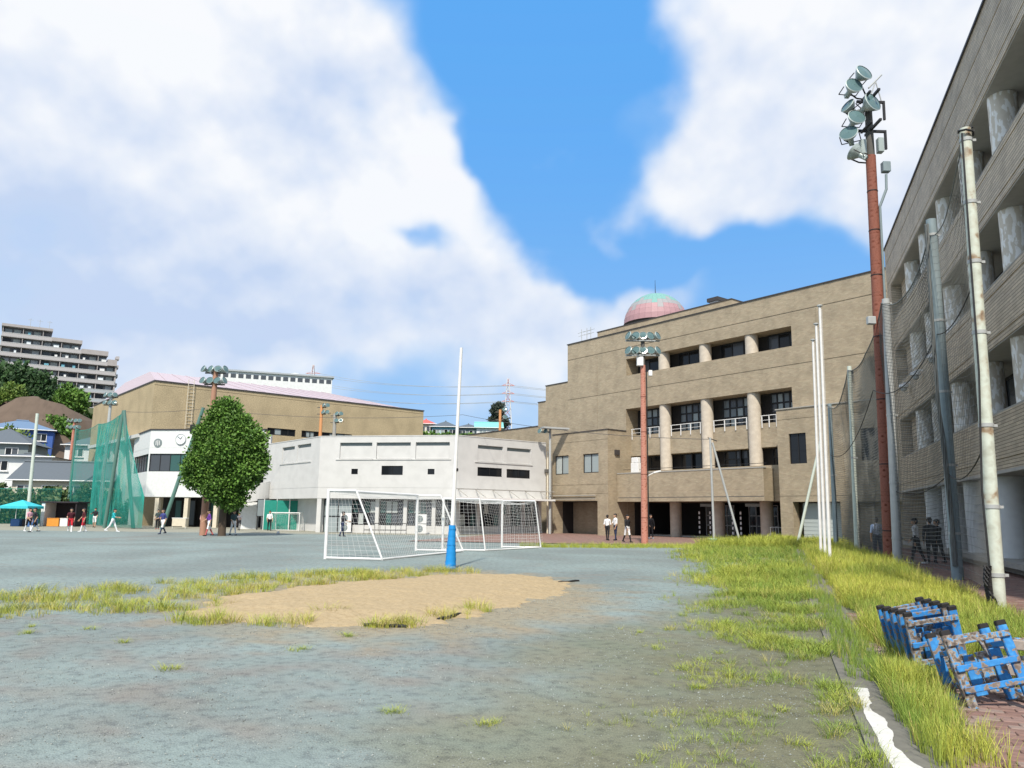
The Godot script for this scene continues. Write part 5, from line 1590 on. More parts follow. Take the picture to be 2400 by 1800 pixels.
func make_sports() -> void:
	rng.seed = 431
	goal("soccer_goal", "left of two white soccer goals, nearest to camera", Vector2(-6.58, -28.03), Vector2(-4.15, -34.64), Vector2(2.1, 0.5), 2.42, 0.5, 0.06, "white soccer goals")
	goal("soccer_goal", "right and smaller of two white soccer goals, behind the rugby post", Vector2(-3.04, -35.31), Vector2(-0.41, -39.1), Vector2(1.93, 0.25), 2.3, 0.85, 0.055, "white soccer goals")
	goal("small_goal", "small white goal frame before the green panel", Vector2(-20.4, -66.6), Vector2(-17.9, -66.2), Vector2(0.2, -0.8), 1.5, 0.6, 0.04, "")
	var t := thing("rugby_post", "tall white rugby post with bright blue pad at its foot", "post", Vector3(-1.82, 0, -24.1))
	t.rotation.z = deg_to_rad(-1.5)
	part("post", g().tube(Vector3(0, 0, 0), Vector3(0, 3.4, 0), 0.07, 0.065, 14).tube(Vector3(0, 3.4, 0), Vector3(0, 6.9, 0), 0.055, 0.045, 14), "white_metal", t)
	var prof := []
	var pn := noise(77, 2.2, 3)
	for i in 22:
		var y := i / 21.0 * 1.3
		prof.append(Vector2(lerpf(0.18, 0.105, pow(i / 21.0, 0.7)) + pn.get_noise_1d(y * 9.0) * 0.005, y))
	var pad := g().lathe(prof, 18)
	for i in pad.P.size(): # creased wrapping
		var p := pad.P[i]
		var a := atan2(p.z, p.x)
		var k := 1.0 + pn.get_noise_2d(cos(a) * 1.5 + 4.0, p.y * 3.0 + sin(a)) * 0.22
		pad.P[i] = Vector3(p.x * k, p.y, p.z * k)
	var pd := part("pad", pad, "pad_blue", t)
	for y in [0.12, 0.7, 1.18]:
		part("tie", tor_flat(Vector3(0, y, 0), lerpf(0.175, 0.105, y / 1.3), 0.006), "pad_blue", pd)
	part("clip", g().plank(Vector3(0.07, 3.0, 0.05), Vector3(0.06, 0.1, 0.06), 0.01), "black_metal", t)
	var ball := g()
	ball.lathe([Vector2(0.001, -0.11), Vector2(0.06, -0.092), Vector2(0.095, -0.055), Vector2(0.11, 0), Vector2(0.095, 0.055), Vector2(0.06, 0.092), Vector2(0.001, 0.11)], 16)
	t = thing("ball", "white ball lying before the small goal", "ball", Vector3(-16.72, 0.11, -56.4))
	part("shell", ball, "white_metal", t)
	for k in 5:
		var a := k * TAU / 5
		part("patch", g().tube(Vector3(cos(a) * 0.085, 0.06, sin(a) * 0.085), Vector3(cos(a) * 0.093, 0.066, sin(a) * 0.093), 0.03, 0.03, 5), "black_metal", t)

func tor_flat(c: Vector3, r: float, t: float, seg := 20) -> Geo: # ring in the xz plane
	var q := g()
	for i in seg:
		var a := TAU * i / seg
		var e := TAU * (i + 1) / seg
		q.tube(c + Vector3(cos(a), 0, sin(a)) * r, c + Vector3(cos(e), 0, sin(e)) * r, t, t, 6, false)
	return q

# ---------------------------------------------------------------- things in the yard
func make_yard_items() -> void:
	rng.seed = 441
	# teal canopy tent
	var t := thing("canopy_tent", "small teal pop-up canopy at the far left", "tent", Vector3(-43.9, 0, -70.0))
	var r := g()
	var e := [Vector3(-1.25, 1.8, 1.2), Vector3(1.25, 1.8, 1.2), Vector3(1.25, 1.8, -1.2), Vector3(-1.25, 1.8, -1.2)]
	for k in 4:
		r.tri(e[k], e[(k + 1) % 4], Vector3(0, 2.35, 0))
		r.quad(e[k] - Vector3(0, 0.22, 0), e[(k + 1) % 4] - Vector3(0, 0.22, 0), e[(k + 1) % 4], e[k])
	part("roof", r, "canopy_teal", t)
	for k in 4:
		part("leg", g().tube(Vector3(e[k].x * 0.97, 0, e[k].z * 0.97), (e[k] as Vector3) * Vector3(0.97, 1, 0.97), 0.025, 0.025, 8), "white_metal", t)
	for q in [[-44.5, -70.4, "crate_blue", "blue crate under the teal canopy, left"], [-43.5, -70.5, "booth_dark", "dark equipment crate under the teal canopy, right"], [-42.6, -69.6, "crate_blue", "blue crate between canopy and dark booth"]]:
		var c := thing("crate", q[3], "crate", Vector3(q[0], 0, q[1]))
		part("body", g().plank(Vector3(0, 0.3, 0), Vector3(0.8, 0.6, 0.5), 0.03), q[2], c)
		part("lid", g().plank(Vector3(0, 0.63, 0), Vector3(0.84, 0.07, 0.54), 0.02), q[2], c)
	# dark booth with white end
	t = thing("equipment_shed", "open-fronted dark shed with white left wall beside the teal canopy", "shed", Vector3(-41.5, 0, -72.5))
	part("roof", g().plank(Vector3(0, 2.2, 0), Vector3(3.5, 0.14, 2.0), 0.02), "booth_dark", t)
	part("back_wall", g().span(Vector3(-1.6, 0, -0.95), Vector3(1.6, 2.13, -0.88)), "booth_dark", t)
	part("side_wall", g().span(Vector3(-1.62, 0, -0.9), Vector3(-1.3, 2.13, 0.9)), "white_metal", t)
	part("side_wall", g().span(Vector3(1.5, 0, -0.9), Vector3(1.6, 2.13, 0.9)), "booth_dark", t)
	for q in [[-41.9, -71.8, "crate_orange", 1.1, "orange crate in the open shed"], [-40.9, -71.8, "white_metal", 0.7, "white crate beside the orange crate in the shed"]]:
		var c := thing("crate", q[4], "crate", Vector3(q[0], 0, q[1]))
		part("body", g().plank(Vector3(0, 0.35, 0), Vector3(q[3], 0.7, 0.6), 0.03), q[2], c)
		part("lid", g().plank(Vector3(0, 0.73, 0), Vector3(q[3] + 0.04, 0.06, 0.64), 0.02), q[2], c)
	# green fence panels and board beside the white building
	t = thing("green_fence", "solid green panel fence beside the white building's left corner", "fence", Vector3(-18.4, 0, -68.6), 0.35)
	for k in 3:
		part("panel", g().span(Vector3(-1.05 * (k + 1) + 0.02, 0.05, -0.03), Vector3(-1.05 * k - 0.02, 2.55, 0.03)), "fence_green", t)
	for k in 4:
		part("post", g().tube(Vector3(-1.05 * k, 0, -0.06), Vector3(-1.05 * k, 2.65, -0.06), 0.035, 0.035, 8), "white_metal", t)
	t = thing("notice_board", "dark framed notice board on legs under the curved stair", "board", Vector3(-21.6, 0, -68.2))
	part("board", g().span(Vector3(-0.55, 1.2, -0.03), Vector3(0.55, 2.6, 0.03)), "house_grey", t)
	part("frame", g().span(Vector3(-0.6, 1.15, -0.04), Vector3(0.6, 1.2, 0.04)).span(Vector3(-0.6, 2.6, -0.04), Vector3(0.6, 2.66, 0.04)).span(Vector3(-0.6, 1.2, -0.04), Vector3(-0.55, 2.6, 0.04)).span(Vector3(0.55, 1.2, -0.04), Vector3(0.6, 2.6, 0.04)), "black_metal", t)
	for x in [-0.5, 0.5]:
		part("leg", g().tube(Vector3(x, 0, 0), Vector3(x, 1.15, 0), 0.04, 0.04, 8), "black_metal", t)
	t = thing("storage_box", "white upright cabinet beside the dark notice board", "cabinet", Vector3(-20.5, 0, -68.7))
	part("body", g().plank(Vector3(0, 1.25, 0), Vector3(1.0, 2.4, 0.6), 0.03), "white_metal", t)
	part("door", g().plank(Vector3(-0.24, 1.25, 0.31), Vector3(0.46, 2.2, 0.03), 0.01), "white_metal", t)
	part("door", g().plank(Vector3(0.24, 1.25, 0.31), Vector3(0.46, 2.2, 0.03), 0.01), "white_metal", t)
	t = thing("lamp_post", "small post with black and white lamp box above the green fence", "lamp", Vector3(-19.3, 0, -68.0))
	part("post", g().tube(Vector3.ZERO, Vector3(0, 3.0, 0), 0.05, 0.05, 8), "white_metal", t)
	part("lamp_box", g().plank(Vector3(-0.15, 3.15, 0), Vector3(0.5, 0.5, 0.3), 0.03), "black_metal", t)
	part("lens", g().plank(Vector3(0.02, 3.15, 0.16), Vector3(0.2, 0.36, 0.03), 0.01), "white_metal", t)
	# air-conditioning units before the white building
	for q in [[-12.9, -61.2, 0.2, "left air-conditioning unit pair under the white building, behind left goal"], [-6.9, -60.2, 0.2, "air-conditioning unit under the white building, behind the goal's right post"]]:
		t = thing("condenser_unit", q[3], "air conditioner", Vector3(q[0], 0, q[1]), q[2], "air conditioners by the white building")
		for k in 2:
			part("case", g().plank(Vector3(0, 0.42 + k * 0.75, 0), Vector3(0.85, 0.7, 0.35), 0.02), "white_metal", t)
			part("fan_grille", g().tube(Vector3(-0.12, 0.42 + k * 0.75, 0.17), Vector3(-0.12, 0.42 + k * 0.75, 0.19), 0.27, 0.27, 20), "house_grey", t)
	t = thing("rack", "low dark metal rack before the white building's windows", "rack", Vector3(-9.6, 0, -60.0), 0.19)
	part("rail", g().tube(Vector3(-1.6, 0.8, 0), Vector3(1.6, 0.8, 0), 0.03, 0.03, 8).tube(Vector3(-1.6, 0.3, 0), Vector3(1.6, 0.3, 0), 0.03, 0.03, 8), "black_metal", t)
	for k in 9:
		part("hoop", g().tube(Vector3(-1.6 + k * 0.4, 0, 0), Vector3(-1.6 + k * 0.4, 0.8, 0), 0.02, 0.02, 6), "black_metal", t)
	t = thing("table", "white table under the clock building, left of the big tree", "table", Vector3(-29.6, 0, -70.0))
	part("top", g().plank(Vector3(0, 0.9, 0), Vector3(1.3, 0.06, 0.6), 0.02), "white_metal", t)
	part("skirt", g().span(Vector3(-0.6, 0.2, -0.28), Vector3(0.6, 0.87, 0.28)), "house_cream", t)
	for x in [-0.58, 0.58]:
		part("leg", g().tube(Vector3(x, 0, 0.2), Vector3(x, 0.87, 0.2), 0.025, 0.025, 6), "white_metal", t)
	t = thing("mint_tub", "small mint green tub at the near edge of far grass", "tub", Vector3(11.0, 0, -42.6))
	part("tub", g().lathe([Vector2(0.2, 0.15), Vector2(0.25, 0.42), Vector2(0.27, 0.42), Vector2(0.27, 0.45)], 16), "mint", t)
	part("lid", g().lathe([Vector2(0.26, 0.45), Vector2(0.01, 0.47)], 16), "mint", t)
	# loudspeaker on the tree mast
	t = thing("loudspeaker", "black loudspeaker box on the leaning post by the big tree", "loudspeaker", Vector3(-27.2, 8.2, -65.8))
	part("case", g().plank(Vector3(0, 0.3, 0), Vector3(0.7, 0.7, 0.5), 0.03), "black_metal", t)
	part("bracket", g().tube(Vector3(-0.05, 0.5, -0.4), Vector3(-0.02, 0.3, -0.2), 0.04, 0.04, 6), "grey_metal", t)
	# rubber edging strips of the sand pit
	for q in [[Vector2(-2.15, -11.82), Vector2(-1.5, -11.74), "left black rubber edging strip at the sand pit's front"], [Vector2(-1.12, -12.5), Vector2(-0.8, -13.25), "right black rubber edging strip at the sand pit's front"], [Vector2(1.2, -19.4), Vector2(1.75, -20.0), "short black edging strip at the sand pit's right end"]]:
		var st := g()
		for k in 6:
			var a := (q[0] as Vector2).lerp(q[1], k / 6.0)
			var b := (q[0] as Vector2).lerp(q[1], (k + 1) / 6.0)
			st.tube(Vector3(a.x, 0.02 + sin(k * 1.7) * 0.008, a.y), Vector3(b.x, 0.02 + sin((k + 1) * 1.7) * 0.008, b.y), 0.028, 0.028, 7)
		tag(part("edging_strip", st, "rubber"), q[2], "edging")

# ---------------------------------------------------------------- worn blue stools
func stool(label: String, at: Vector3, rot: Vector3, w: float, d: float, h: float, worn: bool) -> void:
	var t := thing("wooden_stool", label, "stool", at, 0.0, "worn blue wooden stools")
	t.rotation = rot
	var k := 0
	for sx in [0.0, 1.0]:
		for sz in [0.0, -1.0]:
			part("leg", g().plank(Vector3(sx * w, h / 2, sz * d), Vector3(0.085, h, 0.045), 0.007), "worn_wood" if (worn and k == 0) or rng.randf() < 0.15 else "worn_blue", t)
			part("foot_cap", g().plank(Vector3(sx * w, h + 0.012, sz * d), Vector3(0.09, 0.05, 0.05), 0.008), "cap_black", t)
			k += 1
	for y in [0.16, 0.34, h - 0.08]:
		for sz in [0.0, -1.0]:
			part("rail", g().plank(Vector3(w / 2, y + (0.03 if sz < 0 else 0.0), sz * d + 0.035 * (1 if sz == 0.0 else -1)), Vector3(w + 0.06, 0.055, 0.028), 0.006), "worn_wood" if rng.randf() < 0.55 else "worn_blue", t)
	for sx in [0.0, 1.0]:
		part("side_rail", g().plank(Vector3(sx * w + 0.03 * (1 if sx == 0.0 else -1), h - 0.16, -d / 2), Vector3(0.026, 0.05, d), 0.006), "worn_blue", t)
	for i in 4:
		part("slat", g().plank(Vector3(w * (i + 0.5) / 4.0, 0.25 + 0.01 * i, -d * 0.5), Vector3(w / 4.0 - 0.02, h * 0.55, 0.022), 0.005), "worn_blue" if i % 2 else "worn_wood", t)

func make_benches() -> void:
	rng.seed = 451
	var f := ["farthest of the leaning worn blue stools, in tall grass", "second farthest of the leaning worn blue stools", "second nearest of the leaning worn blue stools", "front leaning blue stool with bare grey left leg"]
	for i in 4:
		var a := i / 3.0
		stool(f[i], Vector3(lerpf(4.56, 4.36, a), 0.02, lerpf(-9.35, -8.5, a)), Vector3(0.06, -0.10, deg_to_rad(13.0 - i)), 0.46, 0.16, 0.60 + 0.015 * i, i == 3)
	stool("worn blue stool tipped forward, nearest of the pile, above the brick", Vector3(4.08, 0.03, -7.1), Vector3(-0.22, -0.12, deg_to_rad(12.0)), 0.50, 0.34, 0.64, false)
	stool("worn blue stool lying on its side at the right picture edge", Vector3(4.72, 0.07, -7.25), Vector3(-1.35, 0.28, 0.0), 0.62, 0.4, 0.75, true)
	stool("worn blue stool overturned behind the pile at the right edge", Vector3(5.15, 0.06, -8.3), Vector3(-1.2, -0.35, 0.1), 0.7, 0.4, 0.8, true)
	# grey planks sticking out to the right
	for q in [[Vector3(4.95, 0.42, -8.25), Vector3(6.2, 0.30, -8.6), "upper loose grey plank sticking out of the stool pile"], [Vector3(4.9, 0.22, -7.9), Vector3(6.3, 0.06, -8.2), "lower loose grey plank sticking out of the stool pile"]]:
		var a: Vector3 = q[0]
		var b: Vector3 = q[1]
		var d := (b - a)
		var o := part("loose_plank", g().plank(Vector3(d.length() / 2, 0, 0), Vector3(d.length(), 0.1, 0.035), 0.008), "grey_wood")
		o.position = a
		o.rotation = Vector3(0, atan2(-d.z, d.x), asin(d.y / d.length()))
		tag(o, q[2], "plank", "loose planks in the stool pile")

# ---------------------------------------------------------------- paving stones near the camera
func make_pavers() -> void:
	rng.seed = 461
	var base := g()
	base.quad(ps(1.1, 2.0, 0.006), ps(9.2, 2.0, 0.006), ps(9.2, 15.02, 0.006), ps(1.1, 15.02, 0.006))
	var bed := structure("brick_walk", base, "gutter")
	var mesh := []
	for k in 4:
		mesh.append(g().plank(Vector3.ZERO, Vector3(0.204, 0.06, 0.101), 0.006).mesh(M["paver_%d" % k]))
	var rest := g()
	var tones := [Color(.235, .145, .12), Color(.26, .17, .145), Color(.205, .125, .105), Color(.27, .20, .17)]
	var list := []
	var s := 3.2
	var row := 0
	while s < 15.0:
		var p := 1.16 + (0.105 if row % 2 else 0.0)
		var lim := 8.4
		while p < lim:
			list.append([p, s])
			p += 0.21
		s += 0.107
		row += 1
	# the 300 that show largest: nearest ones inside the view and not under the grass
	var near := []
	for q in list:
		var w := ps(q[0], q[1])
		if w.x < -w.z * 0.668 and q[0] > 1.0:
			near.append([-w.z, q])
	near.sort_custom(func(a, b): return a[0] < b[0])
	var pick := {}
	for i in mini(300, near.size()):
		pick[near[i][1]] = true
	for q in list:
		var w := ps(q[0] + rng.randf_range(-0.003, 0.003), q[1] + rng.randf_range(-0.003, 0.003), 0.012 + rng.randf_range(-0.004, 0.004))
		var k := rng.randi() % 4
		var b := Basis(Vector3.UP, -deg_to_rad(18.9) + rng.randf_range(-0.02, 0.02)) * Basis(Vector3(1, 0, 0), rng.randf_range(-0.02, 0.02))
		if pick.has(q):
			var o := part_mesh("brick", mesh[k], bed)
			o.transform = Transform3D(b, w)
		else:
			rest.tint = tones[k]
			rest.plank(w, Vector3(0.204, 0.06, 0.101), 0.006, b)
	part("bricks", rest, "paver_rest", bed).set_meta("kind", "stuff")

# ---------------------------------------------------------------- people: tapered bones joined by a smooth minimum, meshed as surface nets
func field_mesh(bones: Array, cell: float, soft: float, geo: Geo, xf: Transform3D) -> void: # bone: [a, b, ra, rb, Color, squash z]
	var lo := Vector3(9, 9, 9)
	var hi := -lo
	for b in bones:
		var r: float = maxf(b[2], b[3]) + 0.02 + cell * 2.0
		for p in [b[0], b[1]]:
			lo = lo.min(p - Vector3.ONE * r)
			hi = hi.max(p + Vector3.ONE * r)
	var n := Vector3i(((hi - lo) / cell).ceil()) + Vector3i.ONE
	var F := PackedFloat32Array()
	F.resize(n.x * n.y * n.z)
	F.fill(1.0)
	var W := PackedByteArray()
	W.resize(F.size())
	var best := PackedFloat32Array()
	best.resize(F.size())
	best.fill(9.0)
	for bi in bones.size():
		var b: Array = bones[bi]
		var a: Vector3 = b[0]
		var ab: Vector3 = (b[1] as Vector3) - a
		var l2 := maxf(ab.length_squared(), 1e-9)
		var ra: float = b[2]
		var rb: float = b[3]
		var sq: float = b[5] if b.size() > 5 else 1.0
		var reach := maxf(ra, rb) + soft * 2.0 + cell * 2.0
		var c0 := Vector3i(((a.min(b[1]) - Vector3.ONE * reach - lo) / cell).floor()).clamp(Vector3i.ZERO, n - Vector3i.ONE)
		var c1 := Vector3i(((a.max(b[1]) + Vector3.ONE * reach - lo) / cell).ceil()).clamp(Vector3i.ZERO, n - Vector3i.ONE)
		for z in range(c0.z, c1.z + 1):
			for y in range(c0.y, c1.y + 1):
				var row := (z * n.y + y) * n.x
				for x in range(c0.x, c1.x + 1):
					var p := lo + Vector3(x, y, z) * cell - a
					var t := clampf(p.dot(ab) / l2, 0.0, 1.0)
					var q := p - ab * t
					q.z /= sq
					var d := q.length() - lerpf(ra, rb, t)
					var k := row + x
					if d < best[k]:
						best[k] = d
						W[k] = bi
					var f := F[k]
					var h := maxf(soft - absf(f - d), 0.0) / soft
					F[k] = minf(f, d) - h * h * soft * 0.25
	var id := {}
	var nx := n.x
	var nxy := n.x * n.y
	var start := geo.P.size()
	for z in n.z - 1:
		for y in n.y - 1:
			for x in n.x - 1:
				var k := z * nxy + y * nx + x
				var s := 0
				for o in [0, 1, nx, nx + 1, nxy, nxy + 1, nxy + nx, nxy + nx + 1]:
					if F[k + o] < 0.0:
						s += 1
				if s == 0 or s == 8:
					continue
				var sum := Vector3()
				var cnt := 0
				for e in EDGES:
					var f0 := F[k + e[0].x + e[0].y * nx + e[0].z * nxy]
					var f1 := F[k + e[1].x + e[1].y * nx + e[1].z * nxy]
					if (f0 < 0.0) != (f1 < 0.0):
						sum += Vector3(e[0]).lerp(Vector3(e[1]), f0 / (f0 - f1))
						cnt += 1
				id[k] = geo.P.size()
				geo.tint = bones[W[k]][4]
				var gr := Vector3(F[k + 1] - F[k], F[k + nx] - F[k], F[k + nxy] - F[k]) + Vector3(F[k + nxy + nx + 1] - F[k + nxy + nx], F[k + nxy + nx + 1] - F[k + nxy + 1], F[k + nxy + nx + 1] - F[k + nx + 1])
				geo.P.append(xf * (lo + (Vector3(x, y, z) + sum / cnt) * cell))
				geo.N.append((xf.basis * gr).normalized())
				geo.U.append(Vector2())
				geo.C.append(geo.tint)
	for k in id:
		for ax in 3:
			var st: int = [1, nx, nxy][ax]
			var u: int = [nx, nxy, 1][ax]
			var v: int = [nxy, 1, nx][ax]
			if not (id.has(k - u) and id.has(k - v) and id.has(k - u - v)):
				continue
			var inn := F[k] < 0.0
			if inn == (F[k + st] < 0.0):
				continue
			var a: int = id[k]
			var b: int = id[k - u]
			var c: int = id[k - u - v]
			var d: int = id[k - v]
			if inn:
				geo.I.append_array(PackedInt32Array([a, c, b, a, d, c]))
			else:
				geo.I.append_array(PackedInt32Array([a, b, c, a, c, d]))

const EDGES := [[Vector3i(0,0,0),Vector3i(1,0,0)],[Vector3i(0,1,0),Vector3i(1,1,0)],[Vector3i(0,0,1),Vector3i(1,0,1)],[Vector3i(0,1,1),Vector3i(1,1,1)],[Vector3i(0,0,0),Vector3i(0,1,0)],[Vector3i(1,0,0),Vector3i(1,1,0)],[Vector3i(0,0,1),Vector3i(0,1,1)],[Vector3i(1,0,1),Vector3i(1,1,1)],[Vector3i(0,0,0),Vector3i(0,0,1)],[Vector3i(1,0,0),Vector3i(1,0,1)],[Vector3i(0,1,0),Vector3i(0,1,1)],[Vector3i(1,1,0),Vector3i(1,1,1)]]

const SKIN := Color(.50, .31, .21)
var head_geo: Geo
var hand_geo: Geo
var hair_mesh: ArrayMesh

func prepare_body_parts() -> void:
	head_geo = g() # origin at the base of the skull, +z is forward
	var dk := Color(.03, .02, .018)
	var b := [[Vector3(0, .13, -.012), Vector3(0, .12, .012), .088, .085, SKIN, 1.15], [Vector3(0, .035, .045), Vector3(0, .06, .05), .05, .058, SKIN], [Vector3(0, .108, .095), Vector3(0, .075, .115), .010, .016, SKIN],
		[Vector3(-.086, .10, 0), Vector3(-.09, .075, .002), .017, .012, SKIN], [Vector3(.086, .10, 0), Vector3(.09, .075, .002), .017, .012, SKIN], [Vector3(-.02, .042, .097), Vector3(.02, .042, .097), .009, .009, Color(.40, .17, .14)],
		[Vector3(-.034, .108, .088), Vector3(-.034, .108, .09), .011, .011, dk], [Vector3(.034, .108, .088), Vector3(.034, .108, .09), .011, .011, dk], [Vector3(0, -.06, -.01), Vector3(0, .03, 0), .052, .052, SKIN]]
	field_mesh(b, 0.008, 0.018, head_geo, Transform3D())
	hand_geo = g() # wrist at the origin, fingers down -y, palm faces +z, thumb on +x
	b = [[Vector3(0, 0, 0), Vector3(0, -.03, 0), .024, .026, SKIN, 0.7], [Vector3(.018, -.03, 0), Vector3(.02, -.085, .004), .02, .018, SKIN, 0.7], [Vector3(-.018, -.03, 0), Vector3(-.02, -.08, .004), .02, .017, SKIN, 0.7]]
	for i in 4:
		var x: float = [.031, .011, -.011, -.030][i]
		var l: float = [.070, .080, .074, .056][i]
		var y0: float = [-.088, -.092, -.089, -.082][i]
		b.append([Vector3(x, y0, .004), Vector3(x * 1.06, y0 - l * .5, .012), .0088, .0084, SKIN])
		b.append([Vector3(x * 1.06, y0 - l * .5, .012), Vector3(x * 1.06, y0 - l * .95, .030), .0082, .0072, SKIN])
	b.append([Vector3(.026, -.03, .006), Vector3(.050, -.062, .014), .0125, .0105, SKIN])
	b.append([Vector3(.050, -.062, .014), Vector3(.058, -.098, .022), .0102, .0085, SKIN])
	field_mesh(b, 0.0048, 0.006, hand_geo, Transform3D())
	var hg := g()
	var hc := Color(1, 1, 1)
	field_mesh([[Vector3(0, .165, -.02), Vector3(0, .15, .01), .085, .084, hc, 1.15], [Vector3(0, .10, -.06), Vector3(0, .06, -.055), .07, .05, hc], [Vector3(-.07, .13, -.02), Vector3(-.075, .09, -.01), .03, .018, hc], [Vector3(.07, .13, -.02), Vector3(.075, .09, -.01), .03, .018, hc], [Vector3(-.03, .185, .06), Vector3(.03, .185, .06), .03, .03, hc]], 0.012, 0.02, hg, Transform3D())
	hair_mesh = hg.mesh(M.hair)

func join(geo: Geo, src: Geo, xf: Transform3D) -> void:
	var k := geo.P.size()
	for i in src.P.size():
		geo.P.append(xf * src.P[i])
		geo.N.append((xf.basis * src.N[i]).normalized())
	geo.U.append_array(src.U)
	geo.C.append_array(src.C)
	var flip := xf.basis.determinant() < 0
	for t in src.I.size() / 3:
		var a := src.I[t * 3] + k
		var b := src.I[t * 3 + 1] + k
		var c := src.I[t * 3 + 2] + k
		geo.I.append_array(PackedInt32Array([a, c, b] if flip else [a, b, c]))

# pose: stride (radians), arm swing left/right, elbow bend left/right, lean; cloth colours: top, sleeve, leg upper, leg lower, shoe
func person(label: String, x: float, z: float, yaw: float, height: float, pose: Array, cols: Array, group: String) -> void:
	var t := thing("person", label, "person", Vector3(x, 0.04 if z < -43.0 and x > 2.0 else 0.0, z), yaw, group)
	t.scale = Vector3.ONE * (height / 1.72)
	var st: float = pose[0]
	var top: Color = cols[0]
	var slv: Color = cols[1]
	var bn := []
	var lean: float = pose[5]
	var hip := Vector3(0, .93 - absf(st) * .06, 0)
	var chest := hip + Vector3(0, .36, lean * .36)
	var neck := hip + Vector3(0, .53, lean * .55)
	bn.append([hip + Vector3(-.05, .02, 0), hip + Vector3(.05, .02, 0), .125, .125, cols[2], 0.8])
	bn.append([hip + Vector3(0, .10, 0), chest, .135, .150, top, 0.72])
	bn.append([chest + Vector3(-.10, .06, 0), chest + Vector3(.10, .06, 0), .105, .105, top, 0.8])
	bn.append([chest + Vector3(0, .1, 0), neck, .09, .055, top])
	var geo := g()
	for sd in [-1.0, 1.0]:
		var s: float = sd
		var sw := st * s
		var h0 := hip + Vector3(.088 * s, -.03, 0)
		var kb := maxf(0.0, -sw) * 0.9
		var knee := h0 + Vector3(.012 * s, -cos(sw) * .41, sin(sw) * .41)
		var ank := knee + Vector3(0, -cos(sw - kb) * .41, sin(sw - kb) * .41)
		bn.append([h0, knee, .088, .060, cols[2]])
		bn.append([knee, ank, .058, .040, cols[3]])
		bn.append([ank + Vector3(0, -.015, -.035), ank + Vector3(.012 * s, -.032, .15), .042, .034, cols[4]])
		var sh := chest + Vector3(.185 * s, .085, 0)
		var aw: float = pose[1] if s < 0 else pose[2]
		var eb: float = pose[3] if s < 0 else pose[4]
		var el := sh + Vector3(.045 * s, -cos(aw) * .275, sin(aw) * .275)
		var wr := el + Vector3(-.02 * s * eb, -cos(aw + eb) * .245, sin(aw + eb) * .245)
		bn.append([sh, el, .055, .042, top])
		bn.append([el, wr, .041, .027, slv])
		var fd := (wr - el).normalized()
		var bas := Basis(Vector3.RIGHT, -(aw + eb)) * Basis(Vector3.UP, PI / 2 * -s)
		if s > 0:
			bas = bas * Basis.from_scale(Vector3(-1, 1, 1))
		join(geo, hand_geo, Transform3D(bas, wr + fd * 0.01))
	var low := 0.0
	for b in bn:
		low = minf(low, minf(b[0].y - b[2], b[1].y - b[3])) if low != 0.0 else minf(b[0].y - b[2], b[1].y - b[3])
	field_mesh(bn, 0.022, 0.035, geo, Transform3D())
	var hx := Transform3D(Basis(Vector3.UP, pose[6]), neck + Vector3(0, .045, .01 + lean * .05))
	join(geo, head_geo, hx)
	var body := part("body", geo, "vcol", t)
	body.position.y = -low
	var hr := part_mesh("hair", hair_mesh, body)
	hr.transform = hx

